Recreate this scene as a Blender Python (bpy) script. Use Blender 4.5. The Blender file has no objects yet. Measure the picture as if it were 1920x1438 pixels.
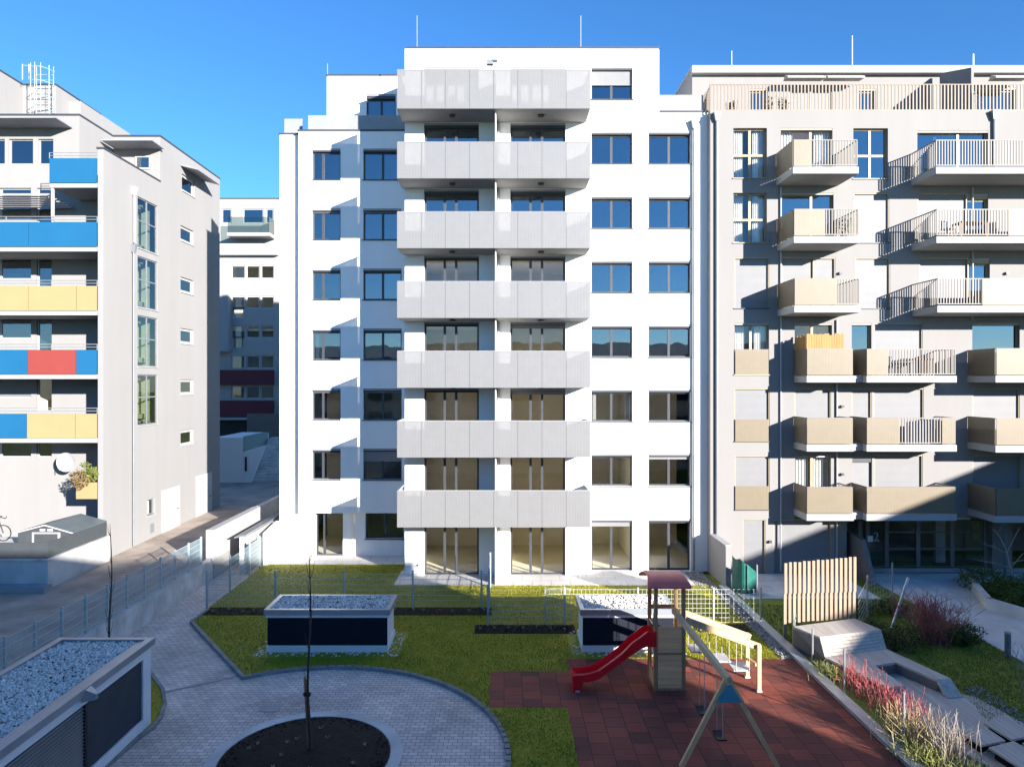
import bpy, math, random
from mathutils import Vector
random.seed(7)
PI = math.pi
H, F, CX, CY = 8.5, 1300.0, 945.0, 717.0          # camera height, focal length and vanishing point of the photo
def X(px, Y): return (px - CX) * Y / F
def Z(py, Y): return H - (py - CY) * Y / F
scene = bpy.context.scene
COL = scene.collection

# ------------------------------------------------------------------ materials
def new_mat(name):
    m = bpy.data.materials.new(name); m.use_nodes = True
    nt = m.node_tree; nt.nodes.clear()
    out = nt.nodes.new('ShaderNodeOutputMaterial')
    return m, nt, out
def N(nt, t, **kw):
    n = nt.nodes.new(t)
    for k, v in kw.items():
        if k in n.inputs: n.inputs[k].default_value = v
        else: setattr(n, k, v)
    return n
def coord(nt, scale=(1, 1, 1), rot=(0, 0, 0), loc=(0, 0, 0)):
    tc = N(nt, 'ShaderNodeTexCoord'); mp = N(nt, 'ShaderNodeMapping')
    mp.inputs['Scale'].default_value = scale; mp.inputs['Rotation'].default_value = rot; mp.inputs['Location'].default_value = loc
    nt.links.new(tc.outputs['Object'], mp.inputs['Vector'])
    return mp.outputs['Vector']
def c4(c, k=1.0): return (min(c[0]*k, 1), min(c[1]*k, 1), min(c[2]*k, 1), 1)
def mat(name, col, rough=.7, var=.06, scale=1.5, metal=0, bump=0, bscale=40, spec=.4, stretch=(1, 1, 1), detail=5):
    m, nt, out = new_mat(name)
    b = N(nt, 'ShaderNodeBsdfPrincipled', Roughness=rough, Metallic=metal)
    b.inputs['Specular IOR Level'].default_value = spec
    v = coord(nt, stretch)
    n = N(nt, 'ShaderNodeTexNoise', Scale=scale, Detail=detail, Roughness=.6); nt.links.new(v, n.inputs['Vector'])
    r = N(nt, 'ShaderNodeValToRGB'); r.color_ramp.elements[0].position = .3; r.color_ramp.elements[1].position = .7
    r.color_ramp.elements[0].color = c4(col, 1 - var); r.color_ramp.elements[1].color = c4(col, 1 + var)
    nt.links.new(n.outputs['Fac'], r.inputs['Fac']); nt.links.new(r.outputs['Color'], b.inputs['Base Color'])
    if bump:
        n2 = N(nt, 'ShaderNodeTexNoise', Scale=bscale, Detail=3); nt.links.new(v, n2.inputs['Vector'])
        bp = N(nt, 'ShaderNodeBump', Strength=bump, Distance=.02); nt.links.new(n2.outputs['Fac'], bp.inputs['Height'])
        nt.links.new(bp.outputs['Normal'], b.inputs['Normal'])
    nt.links.new(b.outputs['BSDF'], out.inputs['Surface'])
    return m
def plaster(name, col, streak=.05):
    """render coat: faint rain streaks, soft blotches, fine grain"""
    m, nt, out = new_mat(name)
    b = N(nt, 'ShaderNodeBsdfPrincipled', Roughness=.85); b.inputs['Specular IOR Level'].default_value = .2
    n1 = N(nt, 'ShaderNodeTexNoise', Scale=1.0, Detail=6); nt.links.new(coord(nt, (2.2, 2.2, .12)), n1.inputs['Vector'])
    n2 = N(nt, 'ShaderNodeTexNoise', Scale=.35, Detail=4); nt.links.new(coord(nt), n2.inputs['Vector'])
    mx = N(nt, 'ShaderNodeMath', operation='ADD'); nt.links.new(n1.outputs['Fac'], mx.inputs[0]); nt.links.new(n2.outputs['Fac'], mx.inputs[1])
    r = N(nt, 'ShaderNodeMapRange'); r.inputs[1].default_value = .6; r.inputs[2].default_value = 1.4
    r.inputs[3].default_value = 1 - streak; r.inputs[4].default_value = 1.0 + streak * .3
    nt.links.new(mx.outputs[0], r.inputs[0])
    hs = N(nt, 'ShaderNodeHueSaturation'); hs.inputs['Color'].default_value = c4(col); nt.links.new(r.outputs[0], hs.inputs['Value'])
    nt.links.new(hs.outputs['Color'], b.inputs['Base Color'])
    n3 = N(nt, 'ShaderNodeTexNoise', Scale=60, Detail=2); nt.links.new(coord(nt), n3.inputs['Vector'])
    bp = N(nt, 'ShaderNodeBump', Strength=.15, Distance=.01); nt.links.new(n3.outputs['Fac'], bp.inputs['Height']); nt.links.new(bp.outputs['Normal'], b.inputs['Normal'])
    nt.links.new(b.outputs['BSDF'], out.inputs['Surface'])
    return m
def glass(name, tint=(.72, .8, .8), refl=.12, rough=.015, wave=.0):
    m, nt, out = new_mat(name)
    t = N(nt, 'ShaderNodeBsdfTransparent'); t.inputs['Color'].default_value = c4(tint)
    g = N(nt, 'ShaderNodeBsdfGlossy', Roughness=rough); g.inputs['Color'].default_value = (.95, .97, 1, 1)
    lw = N(nt, 'ShaderNodeLayerWeight', Blend=.5); pw = N(nt, 'ShaderNodeMath', operation='POWER'); pw.inputs[1].default_value = 4
    mr = N(nt, 'ShaderNodeMath', operation='MULTIPLY_ADD'); mr.inputs[1].default_value = .6; mr.inputs[2].default_value = refl; mr.use_clamp = True
    nt.links.new(lw.outputs['Facing'], pw.inputs[0]); nt.links.new(pw.outputs[0], mr.inputs[0])
    n = N(nt, 'ShaderNodeTexNoise', Scale=1.3, Detail=1); nt.links.new(coord(nt), n.inputs['Vector'])
    bp = N(nt, 'ShaderNodeBump', Strength=.05, Distance=.05); nt.links.new(n.outputs['Fac'], bp.inputs['Height']); nt.links.new(bp.outputs['Normal'], g.inputs['Normal'])
    mx = N(nt, 'ShaderNodeMixShader'); nt.links.new(mr.outputs[0], mx.inputs[0]); nt.links.new(t.outputs[0], mx.inputs[1]); nt.links.new(g.outputs[0], mx.inputs[2])
    nt.links.new(mx.outputs[0], out.inputs['Surface'])
    return m
def perforated(name, col, see=.25, wv=0):
    """perforated sheet: the holes are far below a pixel, so a share of the light passes straight through"""
    m, nt, out = new_mat(name)
    t = N(nt, 'ShaderNodeBsdfTransparent')
    b = N(nt, 'ShaderNodeBsdfPrincipled', Roughness=.5); b.inputs['Base Color'].default_value = c4(col)
    w = N(nt, 'ShaderNodeTexNoise', Scale=3, Detail=4); nt.links.new(coord(nt, (1, 1, 1)), w.inputs['Vector'])
    r = N(nt, 'ShaderNodeMapRange'); r.inputs[3].default_value = see - .07; r.inputs[4].default_value = see + .07; 
    last = r.outputs[0]
    nt.links.new(w.outputs['Fac'], r.inputs[0])
    if wv:
        for i, ax in enumerate(('X', 'Z')):
            wt = N(nt, 'ShaderNodeTexWave', Scale=(2.6, 3.4)[i], Distortion=.6, Detail=1); wt.bands_direction = ax; nt.links.new(coord(nt), wt.inputs['Vector'])
            ma = N(nt, 'ShaderNodeMath', operation='MULTIPLY_ADD'); ma.inputs[1].default_value = wv; nt.links.new(wt.outputs['Fac'], ma.inputs[0]); nt.links.new(last, ma.inputs[2]); last = ma.outputs[0]
    mx = N(nt, 'ShaderNodeMixShader'); nt.links.new(last, mx.inputs[0]); nt.links.new(b.outputs[0], mx.inputs[1]); nt.links.new(t.outputs[0], mx.inputs[2])
    nt.links.new(mx.outputs[0], out.inputs['Surface'])
    return m
def bricks(name, c1, c2, cm, bw, bh, mortar, rot=0, rough=.8, bump=.3, var=.25, blot=.35):
    m, nt, out = new_mat(name)
    b = N(nt, 'ShaderNodeBsdfPrincipled', Roughness=rough); b.inputs['Specular IOR Level'].default_value = .3
    v = coord(nt, rot=(0, 0, rot))
    br = N(nt, 'ShaderNodeTexBrick', Scale=1.0); br.offset = .5
    br.inputs['Color1'].default_value = c4(c1); br.inputs['Color2'].default_value = c4(c2); br.inputs['Mortar'].default_value = c4(cm)
    br.inputs['Mortar Size'].default_value = mortar; br.inputs['Mortar Smooth'].default_value = .2
    br.inputs['Brick Width'].default_value = bw; br.inputs['Row Height'].default_value = bh
    nt.links.new(v, br.inputs['Vector'])
    n = N(nt, 'ShaderNodeTexNoise', Scale=blot, Detail=7, Roughness=.65); nt.links.new(v, n.inputs['Vector'])
    r = N(nt, 'ShaderNodeMapRange'); r.inputs[1].default_value = .3; r.inputs[2].default_value = .7; r.inputs[3].default_value = 1 - var; r.inputs[4].default_value = 1 + var
    nt.links.new(n.outputs['Fac'], r.inputs[0])
    hs = N(nt, 'ShaderNodeHueSaturation'); nt.links.new(br.outputs['Color'], hs.inputs['Color']); nt.links.new(r.outputs[0], hs.inputs['Value'])
    nt.links.new(hs.outputs['Color'], b.inputs['Base Color'])
    n2 = N(nt, 'ShaderNodeTexNoise', Scale=50, Detail=3); nt.links.new(v, n2.inputs['Vector'])
    ad = N(nt, 'ShaderNodeMath', operation='MULTIPLY_ADD'); nt.links.new(br.outputs['Fac'], ad.inputs[0]); ad.inputs[1].default_value = -1.0; nt.links.new(n2.outputs['Fac'], ad.inputs[2])
    bp = N(nt, 'ShaderNodeBump', Strength=bump, Distance=.015); nt.links.new(ad.outputs[0], bp.inputs['Height']); nt.links.new(bp.outputs['Normal'], b.inputs['Normal'])
    nt.links.new(b.outputs['BSDF'], out.inputs['Surface'])
    return m
def leafy(name, c1, c2, scale=3, rough=.7):
    m, nt, out = new_mat(name)
    b = N(nt, 'ShaderNodeBsdfPrincipled', Roughness=rough); b.inputs['Specular IOR Level'].default_value = .2
    n = N(nt, 'ShaderNodeTexNoise', Scale=scale, Detail=6, Roughness=.7); nt.links.new(coord(nt), n.inputs['Vector'])
    r = N(nt, 'ShaderNodeValToRGB'); r.color_ramp.elements[0].position = .35; r.color_ramp.elements[1].position = .65
    r.color_ramp.elements[0].color = c4(c1); r.color_ramp.elements[1].color = c4(c2)
    nt.links.new(n.outputs['Fac'], r.inputs['Fac']); nt.links.new(r.outputs['Color'], b.inputs['Base Color'])
    nt.links.new(b.outputs['BSDF'], out.inputs['Surface'])
    return m
def planks(name, col, width=.14, axis='X', var=.25, rough=.75):
    m, nt, out = new_mat(name)
    b = N(nt, 'ShaderNodeBsdfPrincipled', Roughness=rough); b.inputs['Specular IOR Level'].default_value = .25
    ln = {'X': (.3, 6, 6), 'Y': (6, .3, 6), 'Z': (6, 6, .3)}[axis]
    n = N(nt, 'ShaderNodeTexNoise', Scale=1.5, Detail=6, Roughness=.7); nt.links.new(coord(nt, ln), n.inputs['Vector'])
    r = N(nt, 'ShaderNodeMapRange'); r.inputs[1].default_value = .3; r.inputs[2].default_value = .7; r.inputs[3].default_value = 1 - var; r.inputs[4].default_value = 1 + var * .6
    nt.links.new(n.outputs['Fac'], r.inputs[0])
    hs = N(nt, 'ShaderNodeHueSaturation'); hs.inputs['Color'].default_value = c4(col); nt.links.new(r.outputs[0], hs.inputs['Value'])
    nt.links.new(hs.outputs['Color'], b.inputs['Base Color']); nt.links.new(b.outputs['BSDF'], out.inputs['Surface'])
    return m

M = dict(
    white=plaster('white_render', (.82, .81, .79), .05),
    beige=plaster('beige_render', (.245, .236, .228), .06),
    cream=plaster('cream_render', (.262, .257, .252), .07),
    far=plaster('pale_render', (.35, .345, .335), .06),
    slab=plaster('balcony_concrete', (.36, .36, .355), .06),
    perf=perforated('perforated_sheet', (.212, .214, .218), .17, .06),
    perf_gold=perforated('perforated_beige_sheet', (.185, .148, .095), .1, .05),
    frost=perforated('matt_glass_sheet', (.29, .30, .31), .2),
    anth=mat('anthracite_aluminium', (.045, .05, .06), .45, .1, 3),
    greym=mat('grey_aluminium', (.22, .235, .25), .4, .08, 3, .3),
    light=mat('light_grey_metal', (.36, .365, .375), .45, .05, 3),
    zinc=mat('zinc_sheet', (.36, .40, .44), .38, .1, 2, .55),
    shutter=mat('roller_shutter', (.205, .206, .212), .55, .04, 2),
    gold=mat('champagne_frame', (.33, .27, .17), .45, .08, 3),
    pane=glass('window_glass', (.96, .97, .96), .05),
    pane2=glass('reflective_glass', (.45, .55, .6), .2),
    green=glass('green_glass', (.62, .67, .63), .07),
    room=mat('room_paint', (.86, .78, .62), .9, .05, 1),
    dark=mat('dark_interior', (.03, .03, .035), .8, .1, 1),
    curtain=mat('curtain_cloth', (.6, .6, .59), .9, .06, 4),
    blue=mat('blue_panel', (.008, .095, .205), .5, .05, 1),
    yellow=mat('yellow_panel', (.29, .23, .11), .55, .04, 1),
    red=mat('red_panel', (.23, .040, .033), .55, .05, 1),
    wine=mat('wine_red_cladding', (.11, .018, .03), .6, .08, 1),
    wframe=mat('white_window_frame', (.42, .42, .425), .5, .04, 2),
    conc=mat('cast_concrete', (.54, .53, .51), .85, .3, 1.2, bump=.2, bscale=25),
    conc_l=mat('pale_concrete', (.54, .53, .50), .85, .2, .9, bump=.15, bscale=25),
    asphalt=mat('asphalt_surface', (.36, .295, .24), .9, .3, .7, bump=.4, bscale=60),
    pave=bricks('block_paving', (.66, .58, .52), (.50, .44, .40), (.24, .21, .19), .22, .14, .009, 0, .7, .4, .3, .45),
    tiles=bricks('rubber_tiles', (.29, .072, .045), (.135, .044, .034), (.035, .014, .012), .5, .5, .008, PI / 2, .85, .3, .22, .6),
    terr=bricks('terrace_slabs', (.58, .56, .53), (.54, .52, .49), (.22, .21, .2), .8, .8, .008, 0, .8, .1, .12, .5),
    soil=mat('dark_soil', (.010, .0075, .006), .95, .5, 6, bump=.8, bscale=20),
    lawn=leafy('lawn_green', (.19, .19, .012), (.29, .27, .020), 1.6),
    blade=leafy('grass_blades', (.20, .215, .012), (.42, .38, .03), .9),
    lawn2=leafy('lawn_dark', (.11, .145, .016), (.22, .24, .04), 1.4),
    stone=mat('gravel_stone', (.70, .645, .575), .85, .42, 16, detail=2),
    pebble=mat('grey_pebbles', (.27, .26, .24), .85, .5, 9, detail=2),
    wood=planks('raw_pine', (.78, .49, .24), axis='Z'),
    woodx=planks('raw_pine_boards', (.90, .54, .27), axis='X'),
    woody=planks('raw_pine_beam', (.62, .44, .26), axis='Y'),
    wood_d=planks('brown_and_shaded_timber', (.42, .24, .12), axis='Z'),
    larch=planks('pale_larch', (.31, .235, .172), axis='Z', var=.2),
    fencew=planks('orange_larch_boards', (.36, .21, .08), axis='Z', var=.3),
    deck=planks('weathered_decking', (.52, .46, .39), axis='Y', var=.3),
    slide=mat('red_plastic', (.78, .012, .022), .25, .06, 2, spec=.6),
    roofred=mat('faded_red_plastic', (.85, .16, .12), .5, .12, 2),
    bluep=mat('blue_gusset', (.085, .32, .40), .4, .06, 2),
    rope=mat('grey_rope', (.42, .40, .36), .8, .1, 9),
    rubber=mat('black_rubber', (.02, .02, .022), .7, .1, 5),
    plate=mat('white_plate', (.5, .5, .5), .5, .05, 3),
    chrome=mat('galvanised_steel', (.45, .47, .48), .35, .08, 4, .6),
    fence=mat('galvanised_wire', (.36, .46, .50), .5, .08, 4, .3),
    fencel=mat('pale_wire', (.42, .43, .40), .5, .08, 4, .2),
    bark=mat('dark_bark', (.075, .055, .042), .9, .3, 8),
    twig=mat('red_brown_twigs', (.30, .11, .095), .8, .3, 6),
    twigr=mat('crimson_stems', (.40, .10, .10), .7, .3, 5),
    straw=mat('dry_grass', (.50, .40, .20), .85, .3, 5),
    straw_g=mat('yellow_green_grass', (.32, .32, .10), .85, .3, 5),
    bleach=mat('bare_pale_twigs', (.30, .26, .22), .8, .25, 5),
    conif=leafy('juniper_green', (.022, .042, .010), (.10, .15, .03), 4),
    conif2=leafy('olive_juniper', (.045, .055, .015), (.16, .16, .05), 4),
    plant=leafy('balcony_plant', (.06, .08, .02), (.2, .22, .05), 6),
    brown=leafy('withered_plant', (.12, .075, .03), (.25, .18, .08), 7),
    shed=mat('grey_shed_metal', (.052, .060, .065), .6, .1, 2),
    tarp=mat('green_tarpaulin', (.012, .11, .085), .5, .25, 4),
    wpaint=mat('white_housing_paint', (.74, .75, .76), .55, .05, 2),
    louvre=mat('dark_louvre', (.012, .015, .024), .6, .15, 2, spec=.1),
    louvre2=mat('blue_black_louvre', (.035, .052, .068), .6, .12, 2, spec=.12),
    black=mat('black_paint', (.012, .012, .013), .4, .1, 5),
    paper=mat('paper_notice', (.75, .75, .73), .8, .03, 5),
    taupe=mat('taupe_cladding_and_shade', (.17, .15, .135), .7, .1, 1.2),
    bollard=mat('blue_grey_steel', (.13, .17, .2), .45, .08, 3, .3),
    awn=mat('awning_cassette', (.40, .375, .33), .6, .08, 3),
    brise=mat('grey_sunshade', (.25, .26, .29), .5, .1, 3),
    block=plaster('warm_bounce_render', (.84, .75, .63), .08),  # facade tone of the unseen blocks, set to bounce warm light into the yard
)

# ------------------------------------------------------------------ mesh builder
class MB:
    def __init__(s): s.v = []; s.f = []
    def quad(s, *p):
        n = len(s.v); s.v += [tuple(q) for q in p]; s.f.append(tuple(range(n, n + len(p)))); return s
    def box(s, x0, x1, y0, y1, z0, z1):
        if x0 > x1: x0, x1 = x1, x0
        if y0 > y1: y0, y1 = y1, y0
        if z0 > z1: z0, z1 = z1, z0
        n = len(s.v)
        s.v += [(x0, y0, z0), (x1, y0, z0), (x1, y1, z0), (x0, y1, z0), (x0, y0, z1), (x1, y0, z1), (x1, y1, z1), (x0, y1, z1)]
        s.f += [tuple(n + i for i in q) for q in ((3, 2, 1, 0), (4, 5, 6, 7), (0, 1, 5, 4), (1, 2, 6, 5), (2, 3, 7, 6), (3, 0, 4, 7))]
        return s
    def prism(s, a, b):
        """loft between two equal loops, capped"""
        n = len(s.v); k = len(a); s.v += [tuple(p) for p in a] + [tuple(p) for p in b]
        s.f += [tuple(n + i for i in reversed(range(k))), tuple(n + k + i for i in range(k))]
        s.f += [(n + i, n + (i + 1) % k, n + k + (i + 1) % k, n + k + i) for i in range(k)]
        return s
    def slab(s, poly, z0, z1): return s.prism([(x, y, z0) for x, y in poly], [(x, y, z1) for x, y in poly])
    def beam(s, p, q, w, h, up=(0, 0, 1)):
        p, q = Vector(p), Vector(q); d = (q - p).normalized(); u = Vector(up)
        a = d.cross(u)
        if a.length < 1e-4: a = d.cross(Vector((1, 0, 0)))
        a.normalize(); c = a.cross(d).normalized(); a = a * w / 2; c = c * h / 2
        return s.prism([p - a - c, p + a - c, p + a + c, p - a + c], [q - a - c, q + a - c, q + a + c, q - a + c])
    def tube(s, pts, r, n=6, r1=None):
        pts = [Vector(p) for p in pts]; k = len(pts); base = len(s.v); r1 = r if r1 is None else r1
        for i, p in enumerate(pts):
            d = (pts[min(i + 1, k - 1)] - pts[max(i - 1, 0)]).normalized()
            a = d.cross(Vector((0, 0, 1)))
            if a.length < 1e-3: a = d.cross(Vector((1, 0, 0)))
            a.normalize(); c = d.cross(a); rr = r + (r1 - r) * i / max(1, k - 1)
            for j in range(n):
                t = 2 * PI * j / n; s.v.append(tuple(p + a * rr * math.cos(t) + c * rr * math.sin(t)))
        for i in range(k - 1):
            for j in range(n):
                s.f.append((base + i * n + j, base + i * n + (j + 1) % n, base + (i + 1) * n + (j + 1) % n, base + (i + 1) * n + j))
        s.f.append(tuple(base + j for j in reversed(range(n)))); s.f.append(tuple(base + (k - 1) * n + j for j in range(n)))
        return s
    def ball(s, c, rx, ry, rz, nu=10, nv=6):
        base = len(s.v)
        for i in range(nv + 1):
            t = PI * i / nv
            for j in range(nu):
                u = 2 * PI * j / nu
                s.v.append((c[0] + rx * math.sin(t) * math.cos(u), c[1] + ry * math.sin(t) * math.sin(u), c[2] + rz * math.cos(t)))
        for i in range(nv):
            for j in range(nu):
                s.f.append((base + i * nu + j, base + (i + 1) * nu + j, base + (i + 1) * nu + (j + 1) % nu, base + i * nu + (j + 1) % nu))
        return s
    def wall(s, x0, x1, z0, z1, Y, holes=(), rev=.2):
        """facade sheet at depth Y with real openings and reveals"""
        xs = sorted({x0, x1} | {h[i] for h in holes for i in (0, 1) if x0 < h[i] < x1})
        zs = sorted({z0, z1} | {h[i] for h in holes for i in (2, 3) if z0 < h[i] < z1})
        for a, b in zip(xs, xs[1:]):
            for c, d in zip(zs, zs[1:]):
                mx, mz = (a + b) / 2, (c + d) / 2
                if any(h[0] < mx < h[1] and h[2] < mz < h[3] for h in holes): continue
                s.quad((a, Y, c), (b, Y, c), (b, Y, d), (a, Y, d))
        for h in holes:
            a, b, c, d = h[:4]; y = Y + rev
            s.quad((a, Y, c), (a, y, c), (a, y, d), (a, Y, d)); s.quad((b, Y, c), (b, Y, d), (b, y, d), (b, y, c))
            s.quad((a, Y, d), (a, y, d), (b, y, d), (b, Y, d)); s.quad((a, Y, c), (b, Y, c), (b, y, c), (a, y, c))
        return s
    def shell(s, x0, x1, y0, y1, z0, z1, faces='LRBT'):
        if 'L' in faces: s.quad((x0, y1, z0), (x0, y0, z0), (x0, y0, z1), (x0, y1, z1))
        if 'R' in faces: s.quad((x1, y0, z0), (x1, y1, z0), (x1, y1, z1), (x1, y0, z1))
        if 'B' in faces: s.quad((x1, y1, z0), (x0, y1, z0), (x0, y1, z1), (x1, y1, z1))
        if 'T' in faces: s.quad((x0, y0, z1), (x1, y0, z1), (x1, y1, z1), (x0, y1, z1))
        if 'U' in faces: s.quad((x0, y0, z0), (x0, y1, z0), (x1, y1, z0), (x1, y0, z0))
        if 'F' in faces: s.quad((x0, y0, z0), (x1, y0, z0), (x1, y0, z1), (x0, y0, z1))
        return s

LOC = {}
def make(name, mb, m, loc, parent=None, smooth=False):
    me = bpy.data.meshes.new(name)
    lx, ly, lz = loc
    me.from_pydata([(x - lx, y - ly, z - lz) for x, y, z in mb.v], [], mb.f); me.update()
    me.materials.append(M[m])
    if smooth: me.polygons.foreach_set('use_smooth', [True] * len(me.polygons))
    o = bpy.data.objects.new(name, me); COL.objects.link(o)
    LOC[o.name] = tuple(loc)
    if parent: o.parent = parent
    else: o.location = loc
    return o
def tag(o, label=None, cat=None, group=None, kind=None):
    if label: o['label'] = label
    if cat: o['category'] = cat
    if group: o['group'] = group
    if kind: o['kind'] = kind
    return o
def thing(name, label, cat, loc, group=None):
    o = bpy.data.objects.new(name, None); COL.objects.link(o); o.location = loc; o.empty_display_size = .3
    LOC[o.name] = tuple(loc)
    return tag(o, label, cat, group)
def part(name, mb, m, parent, label=None, smooth=False, kind=None):
    o = make(name, mb, m, LOC[parent.name], parent, smooth); return tag(o, label, kind=kind)
def solo(name, mb, m, label, cat, loc=None, group=None, smooth=False, kind=None):
    if loc is None:
        loc = (sum(v[0] for v in mb.v) / len(mb.v), sum(v[1] for v in mb.v) / len(mb.v), min(v[2] for v in mb.v))
    return tag(make(name, mb, m, loc, None, smooth), label, cat, group, kind)
def struct(name, mb, m, smooth=False): return tag(make(name, mb, m, (0, 0, 0), None, smooth), kind='structure')
def copy_thing(o, loc, label, rz=0, group=None):
    c = o.copy(); COL.objects.link(c); c.location = loc; c.rotation_euler.z = rz; c['label'] = label
    if group: c['group'] = group
    for ch in o.children:
        d = ch.copy(); COL.objects.link(d); d.parent = c
        for g in ch.children:
            e = g.copy(); COL.objects.link(e); e.parent = d
    return c

# ------------------------------------------------------------------ organic helpers
def inside(poly, x, y):
    r = False; j = len(poly) - 1
    for i in range(len(poly)):
        a, b = poly[i], poly[j]
        if (a[1] > y) != (b[1] > y) and x < (b[0] - a[0]) * (y - a[1]) / (b[1] - a[1]) + a[0]: r = not r
        j = i
    return r
def stones(mb, n, x0, x1, y0, y1, z, r, hole=None):
    for _ in range(n):
        x, y = random.uniform(x0, x1), random.uniform(y0, y1)
        if hole and hole[0] < x < hole[1] and hole[2] < y < hole[3]: continue
        a = random.uniform(0, PI); s = r * random.uniform(.6, 1.35); b = len(mb.v)
        ca, sa = math.cos(a), math.sin(a); e = random.uniform(.6, 1)
        zz = z + random.uniform(-.4, .5) * r
        for px, py, pz in ((1, 0, 0), (0, e, .15), (-1, 0, .1), (0, -e, 0), (random.uniform(-.4, .4), random.uniform(-.4, .4), random.uniform(.55, .9)), (0, 0, -.6)):
            mb.v.append((x + s * (px * ca - py * sa), y + s * (px * sa + py * ca), zz + s * pz))
        for i in range(4):
            mb.f.append((b + i, b + (i + 1) % 4, b + 4)); mb.f.append((b + (i + 1) % 4, b + i, b + 5))
def blades(mb, n, poly, z, h=.05, w=.012, holes=()):
    xs = [p[0] for p in poly]; ys = [p[1] for p in poly]; k = 0
    while k < n:
        x, y = random.uniform(min(xs), max(xs)), random.uniform(min(ys), max(ys))
        if random.random() > min(1, (20 / max(y, 10)) ** 1.5): continue
        if not inside(poly, x, y) or any(a < x < b and c < y < d for a, b, c, d in holes): continue
        a = random.uniform(0, 2 * PI); hh = h * random.uniform(.5, 1.4); ww = w * random.uniform(.7, 1.6); l = hh * random.uniform(.1, .8); t = random.uniform(0, 2 * PI)
        b = len(mb.v)
        mb.v += [(x - ww * math.cos(a), y - ww * math.sin(a), z), (x + ww * math.cos(a), y + ww * math.sin(a), z), (x + l * math.cos(t), y + l * math.sin(t), z + hh)]
        mb.f.append((b, b + 1, b + 2)); k += 1
def leaves(mb, c, rad, n, size, flat=0):
    for _ in range(n):
        d = Vector((random.gauss(0, 1), random.gauss(0, 1), random.gauss(0, 1))).normalized() * random.uniform(.35, 1) ** .6
        lump = 1 + .25 * math.sin(5 * d.x + 3 * d.y + c[0]) * math.cos(4 * d.z + 2 * d.x)
        p = Vector((c[0] + rad[0] * d.x * lump, c[1] + rad[1] * d.y * lump, c[2] + rad[2] * d.z * lump))
        a = Vector((random.gauss(0, 1), random.gauss(0, 1), random.gauss(0, .7))).normalized(); b_ = a.cross(Vector((random.gauss(0, 1), random.gauss(0, 1), random.gauss(0, 1)))).normalized()
        s = size * random.uniform(.6, 1.4); n0 = len(mb.v)
        mb.v += [tuple(p - a * s), tuple(p + b_ * s * .35), tuple(p + a * s), tuple(p - b_ * s * .35)]; mb.f.append((n0, n0 + 1, n0 + 2, n0 + 3))
def twigs(mb, c, n, h, spread, r, forks=3, droop=0.0, base=.15):
    for _ in range(n):
        a = random.uniform(0, 2 * PI); s = random.uniform(.1, 1) * spread; hh = h * random.uniform(.6, 1.1)
        p0 = Vector((c[0] + base * random.gauss(0, 1), c[1] + base * random.gauss(0, 1), c[2]))
        p1 = p0 + Vector((math.cos(a) * s * .45, math.sin(a) * s * .45, hh * .55))
        p2 = p0 + Vector((math.cos(a) * s * (1 + .2 * random.random()), math.sin(a) * s, hh * (1 - droop)))
        mb.tube([p0, p1, p2], r, 3, r * .4)
        for _ in range(forks):
            t = random.uniform(.3, .95); q = p1.lerp(p2, t)
            e = q + Vector((random.gauss(0, .5) * s * .5, random.gauss(0, .5) * s * .5, hh * random.uniform(.08, .3)))
            mb.tube([q, e], r * .6, 3, r * .3)

# ------------------------------------------------------------------ windows
def window(root, x0, x1, z0, z1, Y, rev=.16, frame='anth', split=(.5,), bars=(), box=.15, sill=True, pane='pane', name='window', fw=.065, blind=0, curtain=0, label=None):
    y0, y1 = Y + rev, Y + rev + .07
    m = MB(); zt = z1 - box
    m.box(x0, x0 + fw, y0, y1, z0, zt); m.box(x1 - fw, x1, y0, y1, z0, zt)
    m.box(x0 + fw, x1 - fw, y0, y1, z0, z0 + fw); m.box(x0 + fw, x1 - fw, y0, y1, zt - fw, zt)
    for t in split:
        c = x0 + (x1 - x0) * t; m.box(c - .055, c + .055, y0 - .004, y1, z0 + fw, zt - fw)
    for t in bars:
        c = z0 + (zt - z0) * t; m.box(x0 + fw, x1 - fw, y0 + .004, y1 - .004, c - .05, c + .05)
    if box: m.box(x0, x1, Y + .03, y1, zt, z1)
    w = part(name, m, frame, root, label)
    part('pane', MB().box(x0 + fw, x1 - fw, y0 + .03, y0 + .045, z0 + fw, zt - fw), pane, w)
    if box: part('roller_box', MB().box(x0 + .01, x1 - .01, Y + .012, Y + .03, z1 - .075, z1 - .03), 'light', w)
    if sill: part('sill', MB().box(x0 - .04, x1 + .04, Y - .05, y0, z0 - .045, z0 - .003), frame, w)
    if blind:
        bm = MB(); zb = zt - (zt - z0) * blind; z = zt
        while z > zb + .01:
            bm.box(x0 + .02, x1 - .02, y0 - .05, y0 - .02, max(z - .047, zb), z); z -= .05
        part('blind', bm, 'shutter', w)
    if curtain:
        for s in (0, 1):
            cm = MB(); wid = (x1 - x0) * curtain; a = x0 + .08 if s == 0 else x1 - .08 - wid
            pts = [(a + wid * i / 14, y1 + .12 + .035 * math.sin(i * 2.1)) for i in range(15)]
            for p, q in zip(pts, pts[1:]): cm.quad((p[0], p[1], z0 + .03), (q[0], q[1], z0 + .03), (q[0], q[1], zt - .03), (p[0], p[1], zt - .03))
            part('curtain', cm, 'curtain', w)
    return w
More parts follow.
